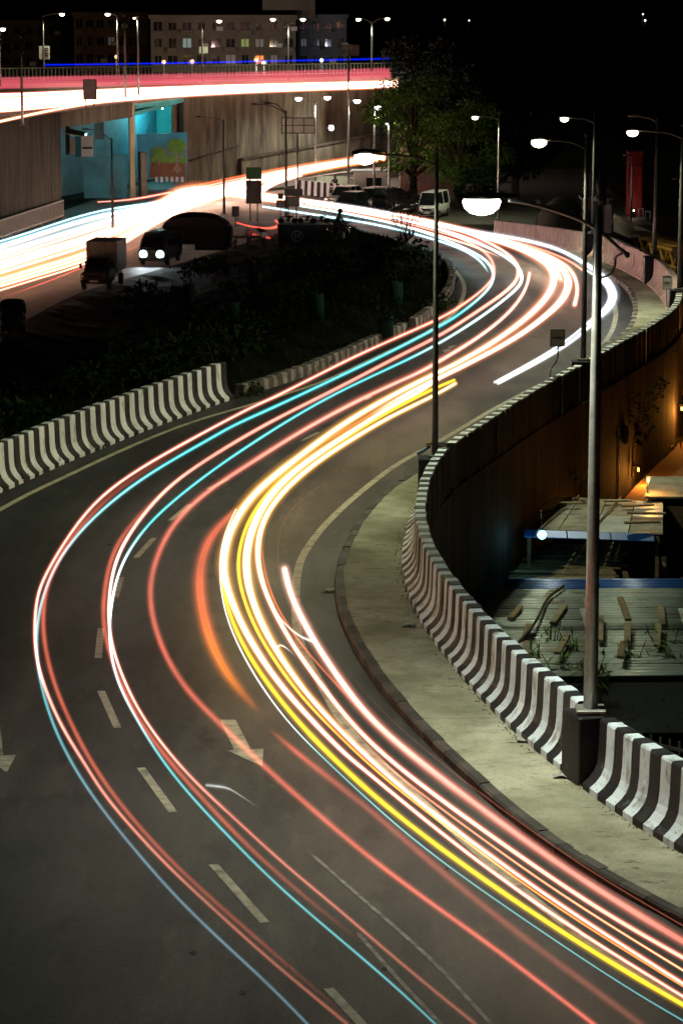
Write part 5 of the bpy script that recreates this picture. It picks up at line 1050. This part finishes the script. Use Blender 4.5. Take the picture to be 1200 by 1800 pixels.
car('black car parked right of the off-road car', onroad(716,372), 1.1, BL, 4.0, 1.7, 1.5)
car('boxy white minivan, rightmost of the parked vehicles', onroad(762,381), -.3, WT, 3.7, 1.5, 1.85, van=True, cat='van', name='minivan')
car('dark car behind the pink barrier near the yellow girders', (P(1112,430,165).x, 165, zright(165)+.02), .2, BL, 4.0, 1.7, 1.5)
# box truck
tl = onroad(178, 506); tk = thing('box_truck', 'small box truck facing the camera on the lower road', 'truck', tl, -.13)
TB = mat('truck_box', (.30,.27,.22), (.4,.36,.3), 2, .6, dirt=(.18,.15,.12), dscale=1.5); CAB = paint('truck_cab_paint', (.10,.095,.09))
MB().box((0,1.6,1.72), (1.78,2.7,1.75), bev=.03).build('cargo_box', TB, tk)
for k in range(6): MB().box((-.74+.3*k,.235,1.72), (.04,.03,1.6)).build('rib', TB, tk)
rows = [[Vector((s*x, y, z)) for s, x, z in ((-1,.72,.45),(-1,.78,.8),(-1,.76,h1),(-1,.6,h2),(1,.6,h2),(1,.76,h1),(1,.78,.8),(1,.72,.45))] for y, h1, h2 in ((-1.75,.95,1.0),(-1.6,1.0,1.08),(-1.05,1.05,1.12),(-.62,1.1,1.72),(-.2,1.15,1.78),(.18,1.15,1.78))]
mb = MB().loft(rows, 0, True, True); mb.add(rows[0], [tuple(range(8))]); mb.add(rows[-1], [tuple(range(7,-1,-1))]); mb.build('cab', CAB, tk)
MB().prism([Vector((-.62,-1.06,1.17)), Vector((.62,-1.06,1.17)), Vector((.54,-.66,1.68)), Vector((-.54,-.66,1.68))], (0,-.03,.02), (0,0,0)).build('windscreen', GLASS, tk)
for s in (-1,1):
    MB().box((s*.765,-.3,1.36), (.03,.6,.38)).build('side_window', GLASS, tk); MB().box((s*.95,-.95,1.3), (.16,.06,.26), bev=.02).build('mirror', BLACK, tk)
    MB().box((s*.56,-1.76,.80), (.28,.08,.18), bev=.03).build('headlight', CHROME, tk)
    for y in (-1.15, 2.1): wheel(tk, (s*.72,y,.33), .33, .22)
MB().box((0,-1.8,.52), (1.56,.16,.22), bev=.04).build('bumper', BLACK, tk); MB().box((0,-1.77,.80), (.74,.06,.16)).build('grille', BLACK, tk); MB().box((0,.9,.55), (1.1,4.4,.16)).build('chassis', STEEL_D, tk); MB().box((0,-1.895,.55), (.5,.02,.11)).build('number_plate', WHITE, tk)
# headlit minibus
HL = emat('headlight_glare', (.62,.95,1), 4); vb = onroad(283, 462)
bus = thing('minibus', 'dark minibus with two blazing headlights behind the truck', 'minibus', vb, -.18); VP = paint('bus_paint', (.05,.05,.055))
rows = [[Vector((s*x, y, z)) for s, x, z in ((-1,.78,.3),(-1,.85,.8),(-1,.82,h1),(-1,.66,h2),(1,.66,h2),(1,.82,h1),(1,.85,.8),(1,.78,.3))] for y, h1, h2 in ((-2.3,.9,.98),(-2.15,1.0,1.08),(-1.7,1.5,1.75),(-1.3,1.65,1.95),(2.0,1.65,1.97),(2.2,1.55,1.85))]
mb = MB().loft(rows, 0, True, True); mb.add(rows[0], [tuple(range(8))]); mb.add(rows[-1], [tuple(range(7,-1,-1))]); mb.build('body', VP, bus)
MB().prism([Vector((-.7,-2.1,1.12)), Vector((.7,-2.1,1.12)), Vector((.62,-1.72,1.68)), Vector((-.62,-1.72,1.68))], (0,-.05,.03), (0,0,0)).build('windscreen', GLASS, bus)
for s in (-1,1):
    h_ = MB().lathe([(.06,-.14),(.2,-.10),(.26,-.02),(.2,.06)], (s*.52,-2.3,.72), 14, axis='Y').build('headlight', HL, bus)
    MB().box((s*.84,0,1.35), (.04,3.0,.42)).build('side_window', GLASS, bus); lamp(bus, (s*.52,-2.45,.72), 420, (.8,.95,1), .1, 100, (s*.05,-1,-.22), .8)
    for y in (-1.45,1.3): wheel(bus, (s*.76,y,.32), .32, .2)
MB().box((0,-2.34,.42), (1.6,.14,.24), bev=.04).build('bumper', BLACK, bus); MB().box((0,-2.30,.72), (.6,.05,.14)).build('grille', BLACK, bus)
# auto rickshaw
ak = thing('auto_rickshaw', 'dark auto rickshaw with a rounded canopy at the left edge', 'auto rickshaw', onroad(24, 588), .1)
rows = [[Vector((s*x, y, z)) for s, x, z in ((-1,.5*k,.28),(-1,.62*k,.5),(-1,.62*k,zt),(1,.62*k,zt),(1,.62*k,.5),(1,.5*k,.28))] for y, k, zt in ((-1.3,.35,.75),(-1.05,.6,.85),(-.6,.95,.62),(.3,1,.6),(1.0,1,.85),(1.25,.92,.8))]
mb = MB().loft(rows, 0, True, True); mb.add(rows[0], [tuple(range(6))]); mb.add(rows[-1], [tuple(range(5,-1,-1))]); mb.build('body', paint('rickshaw_paint', (.02,.02,.018)), ak)
rows = [[Vector((.64*math.cos(math.pi*k/8), y, zc + hz*math.sin(math.pi*k/8)**.6)) for k in range(9)] for y, zc, hz in ((-.75,1.42,.24),(-.3,1.46,.27),(.4,1.46,.27),(1.05,1.40,.25),(1.24,.85,.1))]
MB().loft(rows, 0, True).build('canopy', mat('canopy_vinyl', (.02,.02,.02), (.035,.03,.025), 3, .6), ak)
for s in (-1,1):
    MB().tube([(s*.55,-.95,.8),(s*.6,-.72,1.45)], .025, 6).build('pillar', BLACK, ak); wheel(ak, (s*.55,.85,.24), .24, .13); MB().box((s*.5,1.27,.62), (.1,.04,.1)).build('tail_light', emat('tail_glow', (1,.05,.02), 3), ak)
wheel(ak, (0,-1.08,.24), .24, .12); MB().prism([Vector((-.5,-.98,.85)), Vector((.5,-.98,.85)), Vector((.52,-.75,1.42)), Vector((-.52,-.75,1.42))], (0,0,0), (0,.02,0)).build('windscreen', GLASS, ak)
MB().box((0,.7,.7), (1.05,.5,.12), bev=.03).build('seat', BLACK, ak)
# motorcycles and riders
def motorcycle(label, loc, rot, m, group='motorcycles'):
    t = thing('motorcycle', label, 'motorcycle', loc, rot, group)
    for y in (-.62,.62): MB().lathe([(.2,-.05),(.29,-.04),(.31,0),(.29,.04),(.2,.05)], (0,y,.31), 14, axis='X').build('wheel', RUBBER, t)
    MB().tube([(0,-.62,.31),(0,-.42,.85),(0,-.36,1.0)], .035, 6).build('fork', STEEL, t); MB().tube([(-.34,-.28,1.0),(0,-.38,1.02),(.34,-.28,1.0)], .018, 5).build('handlebar', BLACK, t)
    MB().lathe([(.05,-.28),(.13,-.18),(.15,0),(.12,.16),(.06,.24)], (0,-.12,.74), 10, axis='Y').build('tank', m, t); MB().box((0,.36,.76), (.26,.62,.1), bev=.035).build('seat', BLACK, t)
    MB().box((0,-.02,.42), (.26,.42,.34), bev=.06).build('engine', STEEL_D, t); MB().tube([(.13,-.1,.3),(.15,.3,.26),(.15,.75,.34)], .04, 6).build('exhaust', STEEL, t)
    MB().lathe([(.03,-.05),(.09,-.03),(.09,.05)], (0,-.5,.86), 10, axis='Y').build('headlight', CHROME, t); MB().box((0,.74,.72), (.12,.06,.08)).build('tail_light', mat('red_lens', (.3,.01,.01)), t); MB().box((0,.62,.64), (.14,.3,.03)).build('mudguard', m, t)
    return t
def rider(label, loc, rot, cloth, helmet, group='people'):
    t = thing('person', label, 'person', loc, rot, group); me = bpy.data.meshes.new('body')
    V = [((0,.22,.84),.15),((0,.18,1.08),.15),((0,.10,1.32),.16),((0,.06,1.46),.07),((0,.02,1.62),.10),((0,.0,1.72),.085)]; E_ = [(0,1),(1,2),(2,3),(3,4),(4,5)]
    for s in (-1,1):
        o = len(V); V += [((s*.19,.08,1.38),.065),((s*.27,-.08,1.16),.05),((s*.29,-.24,1.03),.038),((s*.28,-.31,1.02),.035)]; E_ += [(2,o),(o,o+1),(o+1,o+2),(o+2,o+3)]
        o = len(V); V += [((s*.12,.18,.84),.10),((s*.19,-.18,.74),.075),((s*.19,-.02,.36),.052),((s*.19,-.04,.28),.04),((s*.19,-.17,.26),.04)]; E_ += [(0,o),(o,o+1),(o+1,o+2),(o+2,o+3),(o+3,o+4)]
    me.from_pydata([v for v, _ in V], E_, []); o = bpy.data.objects.new('body', me); COL.objects.link(o); o.parent = t
    sk = o.modifiers.new('skin', 'SKIN'); sl = me.skin_vertices[0].data if me.skin_vertices else None
    if sl is None: 
        import bmesh
        bm = bmesh.new(); bm.from_mesh(me); bm.verts.layers.skin.verify(); bm.to_mesh(me); bm.free(); sl = me.skin_vertices[0].data
    for d, (_, r_) in zip(sl, V): d.radius = (r_, r_)
    sl[0].use_root = True; o.modifiers.new('sub', 'SUBSURF').levels = 1; me.materials.append(cloth); sk.use_smooth_shade = True
    MB().lathe([(.05,-.13),(.125,-.08),(.14,.0),(.12,.08),(.06,.125),(.01,.135)], (0,.01,1.68), 12).build('helmet', helmet, t); MB().box((0,-.115,1.655), (.17,.05,.07), bev=.02).build('visor', GLASS, t)
    return t
CL = mat('dark_clothes', (.02,.022,.03), (.035,.035,.04), 4, .9); CP = mat('pale_clothes', (.4,.4,.38), (.5,.5,.47), 4, .9)
for lab, x, y, rot, cl, who in (('motorcycle by the far striped barrier', 588, 347, -.5, CL, 'rider in dark clothes and helmet by the far striped barrier'), ('scooter-like motorcycle in the light beside the parked cars', 617, 353, -.7, CP, 'rider in pale clothes beside the parked cars'), ('dark motorcycle silhouetted right of the container', 604, 436, 1.2, CL, 'rider silhouetted against the bend right of the container')):
    l = onroad(x, y) if y < 400 else tuple(bank_at(x, y) + Vector((0,0,.15))); motorcycle(lab, l, rot, BL); rider(who, l, rot, cl, BL if cl is CL else WHITE)

# ------------------------------------------------------------------ things on the median tip
cx0 = P(536, 452, 190); ct = thing('container', 'dark steel container marked with an H in a white ring', 'container', (cx0.x, 190, cx0.z)); CT = mat('container_paint', (.012,.016,.028), (.022,.026,.04), 2, .5)
cw = 96/F*190; ch = 54/F*190 + .2
MB().box((0,1.1,ch/2-.1), (cw,2.2,ch), bev=.03).build('shell', CT, ct)
for k in range(14): MB().box((-cw/2+.15+k*(cw-.3)/13,-.03,ch/2-.1), (.07,.06,ch-.3)).build('rib', CT, ct)
MB().box((0,-.02,ch-.16), (cw+.06,.12,.12)).build('top_rail', CT, ct)
HW = mat('logo_white', (.34,.35,.37), rough=.7); lx, lz_ = -.52*cw*.28, ch*.62; ring = MB(); nn = 28
for k in range(nn):
    a0, a1 = 2*math.pi*k/nn, 2*math.pi*(k+1)/nn; ri, ro = .30, .37
    ring.prism([Vector((lx+ri*math.cos(a0),-.07,lz_+ri*math.sin(a0))), Vector((lx+ro*math.cos(a0),-.07,lz_+ro*math.sin(a0))), Vector((lx+ro*math.cos(a1),-.07,lz_+ro*math.sin(a1))), Vector((lx+ri*math.cos(a1),-.07,lz_+ri*math.sin(a1)))], (0,0,0), (0,.01,0))
ring.build('logo_ring', HW, ct); hm = MB()
for s in (-1,1): hm.prism([Vector((lx+s*.12-.035,-.07,lz_-.19)), Vector((lx+s*.12+.035,-.07,lz_-.19)), Vector((lx+s*.12+.055,-.07,lz_+.19)), Vector((lx+s*.12-.015,-.07,lz_+.19))], (0,0,0), (0,.01,0))
hm.prism([Vector((lx-.12,-.071,lz_-.035)), Vector((lx+.12,-.071,lz_-.035)), Vector((lx+.12,-.071,lz_+.035)), Vector((lx-.12,-.071,lz_+.035))], (0,0,0), (0,.01,0)); hm.build('logo_letter', HW, ct)
for k, (dx, r_) in enumerate([(-1.1,.2),(.1,-.3),(.95,.25)]): motorcycle('dark motorcycle lying on top of the container, %s' % ['left','middle','right'][k], (cx0.x + dx, 191.2, cx0.z + ch - .1), 1.4 + r_, BL, 'motorcycles on the container').scale = (.72,.72,.55)
# domed shelter
dc = P(345, 425, 186); dm = thing('shelter', 'dome-roofed dark shelter on thin posts beside the headlights', 'shelter', (dc.x, 186, dc.z)); rows = []
for i in range(9):
    u = -1 + i/4; rows.append([Vector((u*2.0, -1.6 + 3.2*j/8, 1.0 + .85*math.sqrt(max(0.0, 1-u*u*.96))*(1-.25*((j-4)/4)**2))) for j in range(9)])
MB().loft(rows, 0, True).build('roof', mat('shelter_cloth', (.03,.022,.018), (.05,.035,.03), 2, .8), dm)
for yy in (-1.6, 1.6):
    ar = [Vector((u*2.0, yy, 1.0 + .85*math.sqrt(max(0.0, 1-u*u*.96))*.75)) for u in [-1 + i/8 for i in range(17)]]
    MB().prism(ar + [Vector((2.0, yy, .9)), Vector((-2.0, yy, .9))], (0,0,0), (0,.04,0)).build('gable', MATS['shelter_cloth'], dm)
for x in (-1.85,-.9,.9,1.85):
    for y in (-1.4,1.4): MB().tube([(x,y,-.3),(x,y,1.1)], .035, 6).build('post', STEEL_D, dm)
for y in (-1.5,1.5): MB().tube([Vector((-1.95+.39*i, y, .98+.06*(i%2))) for i in range(11)], .025, 5).build('truss', STEEL_D, dm)
MB().box((1.0,-1.45,.35), (2.0,.06,1.5)).build('side_panel', BLACK, dm); MB().box((.1,1.45,.2), (3.7,.06,1.0)).build('back_panel', BLACK, dm); MB().box((1.6,-.2,.4), (1.4,1.8,1.3), bev=.1).build('counter', BLACK, dm)
for k, (x, y, w_, h_) in enumerate([(420,418,1.5,1.0),(452,432,1.2,.9),(395,432,1.4,.9)]):
    p = bank_at(x, y); t = thing('stall', 'dark covered handcart %s' % ['between the shelter and the direction sign','in front of the direction sign','beside the shelter posts'][k], 'handcart', tuple(p), RND.uniform(-.4,.4), 'handcarts on the median tip')
    MB().box((0,0,.55), (w_,.9,.12), bev=.02).build('tray', WOOD, t); rr_ = [[Vector((w_*.5*math.cos(math.pi*j/6), y_, .6+h_*.55*math.sin(math.pi*j/6)+.02*(j%2))) for j in range(7)] for y_ in (-.45,0,.45)]; MB().loft(rr_, 0, False).build('cover', mats_b['black'], t)
    for s in (-1,1): MB().lathe([(.05,-.03),(.24,-.03),(.27,0),(.24,.03),(.05,.03)], (s*w_*.45,0,.27), 12, axis='X').build('wheel', RUBBER, t)
# far striped barrier, cream hoarding, kiosk
fb0, fb1 = U(527,341,z=G), U(610,349,z=G)
striped('crash_barrier', 'far striped barrier beside the cream hoarding', 'barrier', [fb0, fb0.lerp(fb1,.5), fb1], [(0,0),(.0,.1),(.2,.4),(.25,1.15),(.45,1.15),(.5,0)], 1, .42, [BW, BK], 0, None, zf=lambda y: G)
hc = thing('hoarding_wall', 'cream lit hoarding of four panels behind the far barrier', 'wall', (P(584,330,243).x, 243, G), world=True)
for k in range(4):
    a = P(557+13.6*k, 310, 243); b = P(557+13.6*(k+.97), 310, 243); MB().box(((a.x+b.x)/2, 243, (a.z+G)/2), (b.x-a.x, .08, a.z-G)).build('panel', mat('cream_panel', (.42,.40,.26), (.5,.47,.32), 2, .7), hc)
kz2 = thing('kiosk', 'small white kiosk below the low floodlight', 'kiosk', (P(650,352,238).x, 238, G)); MB().box((0,0,1.0), (2.6,1.6,2.0)).build('wall', WHITE, kz2); MB().box((0,-.1,2.08), (3.0,2.1,.12), bev=.03).build('roof', TIN, kz2); MB().box((.3,-.82,1.2), (1.2,.05,.7)).build('window', GLASS, kz2)
yb = thing('shop_front', 'yellow-topped shop with a brown shutter behind the white minivan', 'shop', (P(760,378,238).x, 238, G)); MB().box((0,1,1.9), (5.2,2,3.8)).build('wall', mat('brown_shop', (.12,.05,.04), (.18,.08,.06), 1, .8), yb); MB().box((-.6,-.05,3.7), (2.6,.3,1.0), bev=.04).build('sign_board', mat('yellow_board', (.4,.32,.10), (.45,.36,.14), 1, .6), yb); MB().box((.2,-.03,1.2), (3.6,.1,2.2)).build('shutter', mat('brown_shutter', (.16,.06,.05), rough=.6), yb)
# kiosk under the flyover
kd = thing('kiosk', 'hanging signboards and dark kiosk under the flyover edge', 'kiosk', tuple(P(142,275,219)), world=True)
for k, (x0,y0,x1,y1,m_) in enumerate([(115,222,124,272,BLACK),(123,243,132,270,mat('beige_board', (.32,.28,.2), (.4,.35,.25), 2, .7)),(132,240,143,276,TURQ_D),(143,238,164,275,mat('white_board', (.36,.38,.36), (.45,.46,.43), 2, .6))]):
    a, b = P(x0,y0,219-.3*k), P(x1,y1,219-.3*k); MB().box(((a.x+b.x)/2, 219-.3*k, (a.z+b.z)/2), (b.x-a.x, .12, a.z-b.z), bev=.02).build('board', m_, kd)
aw = [P(116,224,218.5), P(150,232,217.5), P(150,240,217), P(116,234,217.6)]; MB().prism(aw, (0,0,0), (0,.1,-.06)).build('awning', mat('tan_awning', (.30,.24,.12), (.36,.3,.16), 2, .7), kd)
MB().prism([P(145,262,217.6), P(163,262,217.6), P(163,258,217.6), P(145,258,217.6)], (0,0,0), (0,.05,0)).build('stripe', BLACK, kd)
# right-hand site beyond the far bend
rp = thing('sign_tower', 'dark red sign tower with a lit side beyond the far bend', 'tower', (P(1114,385,219).x, 219, G)); MB().box((0,.5,2.35), (1.1,1.0,4.7), bev=.03).build('shaft', mat('red_cladding', (.30,.012,.012), (.38,.02,.02), 1, .5), rp); MB().box((0,.5,4.75), (1.25,1.1,.12)).build('cap', BLACK, rp); MB().box((0,-.03,3.7), (1.12,.05,.07)).build('joint', BLACK, rp); lamp(rp, (-.2,-1.6,.8), 9, (1,.7,.5), .1); bulb(rp, (-.2,-1.5,.5), .06, L_WARM); MB().box((-.2,-1.5,.2),(.2,.2,.5)).build('lamp_base', BLACK, rp)
lg = thing('letter_sign', 'outlined white letters standing at the foot of the red tower', 'sign', (P(1132,400,216).x, 216, P(1132,400,216).z))
for dx, h0 in ((-.28,1.4),(.22,1.2)):
    f = MB()
    for s in (-1,1): f.box((dx+s*.16,0,h0/2), (.07,.08,h0))
    for z in (.04,h0-.04): f.box((dx,0,z), (.25,.08,.07))
    f.build('letter', WHITE, lg)
street_lamp('slim unlit pole in front of the red tower', P(1108,395,210), (1111,276), [(1101,274)], lit=False, r0=.08)
street_lamp('slim unlit pole at the right picture edge', P(1192,430,190), (1194,318), [(1186,316)], lit=False, r0=.08)
GIR = mat('yellow_steel', (.30,.15,.02), (.38,.2,.03), 2, .6, dirt=(.12,.06,.02), dscale=1.5)
for k, (x, y, Y, L) in enumerate([(1145,440,150,4.2),(1160,452,142,4.0),(1178,464,136,3.8),(1195,452,146,4.0)]):
    p = P(x, y, Y); t = thing('girder', 'yellow steel lattice girder %s' % ['furthest left behind the pink barrier','second from the left behind the pink barrier','lowest, beside the right-hand sign','at the right picture edge behind the others'][k], 'girder', tuple(p), .25, 'yellow girders stacked in the yard')
    zg = zright(Y) - p.z
    for s in (-1,1):
        for z in (0,.75): MB().beam((s*.35,-L/2,z), (s*.35,L/2,z), .1,.1).build('chord', GIR, t)
        for i in range(6): MB().beam((s*.35,-L/2+L*i/6,0 if i%2 else .75), (s*.35,-L/2+L*(i+1)/6,.75 if i%2 else 0), .06,.06).build('brace', GIR, t)
        for y_ in (-L/2+.3,L/2-.3): MB().box((s*.35,y_,zg/2), (.12,.12,-zg)).build('leg', GIR, t)
    for y_ in (-L/2,0,L/2): MB().beam((-.35,y_,.75), (.35,y_,.75), .08,.08).build('cross_beam', GIR, t)
bw_ = thing('boundary_wall', 'pale boundary wall running right behind the yard', 'wall', (P(1130,410,190).x,190,-6), world=True); pts_ = [P(1078,376,205), P(1115,393,196), P(1150,411,188), P(1205,438,178)]
for a, b in zip(pts_, pts_[1:]): MB().prism([a, b, Vector((b.x,b.y,-7)), Vector((a.x,a.y,-7))], (0,0,0), (.1,.3,0)).build('panel', mat('pale_wall', (.28,.27,.22), (.34,.33,.28), .6, .85), bw_)
hu = thing('hut', 'small hut with a white cloth beyond the pink barrier', 'hut', (P(1048,400,196).x,196,-5.6)); MB().box((0,1,1.2), (1.7,2,2.6)).build('wall', mat('hut_wall', (.2,.13,.09), (.28,.18,.12), 1, .8), hu); MB().box((0,.9,2.58), (2.1,2.5,.12)).build('roof', TIN, hu); MB().box((.72,-.06,1.3), (.45,.06,1.9)).build('cloth', WHITE, hu); MB().box((-.3,-.03,1.0), (.5,.06,1.6)).build('door', BLACK, hu)
th_ = thing('tarpaulin_heap', 'grey-green tarpaulin mound behind the far end of the pink barrier', 'heap', (P(988,392,200).x,200,-5.6)); rows = []
for i in range(9): rows.append([Vector((-2.2+.55*i, -2+.5*j, max(-.3, 2.4 - .34*((i-4)**2*.42 + (j-4)**2*.4)) + RND.uniform(-.1,.1))) for j in range(9)])
MB().loft(rows, 0, True).build('tarpaulin', mat('green_tarp', (.08,.085,.06), (.12,.125,.09), 1, .8), th_); MB().box((0,-1.2,1.9), (2.4,.08,.05)).build('rope', BLACK, th_)
sp_ = board('road_sign', 'tiny square sign on a thin post behind the pink barrier', (942,351,950,358), 196, [[(946,358),(942,395)]], GREY, frame=False)
# puddle-dark oil spots on the asphalt
r = random.Random(2)
for k, (x, y, s) in enumerate([(340,1674,.045),(428,1744,.045),(193,957,.06),(937,592,.12),(785,1527,.03),(675,1702,.035)]):
    p = U(x, y, .008); n_ = 14; MB().add([Vector((0,0,0))] + [Vector((s*math.cos(2*math.pi*i/n_)*r.uniform(.6,1.2), s*2.0*math.sin(2*math.pi*i/n_)*r.uniform(.6,1.2), 0)) for i in range(n_)], [(0,i+1,(i+1)%n_+1) for i in range(n_)]).build('oil_spot', mat('oil_stain', (.007,.007,.007), (.013,.013,.013), 6, .9), kind='structure').location = p
for o in bpy.data.objects:
    if '_w' in o: del o['_w']
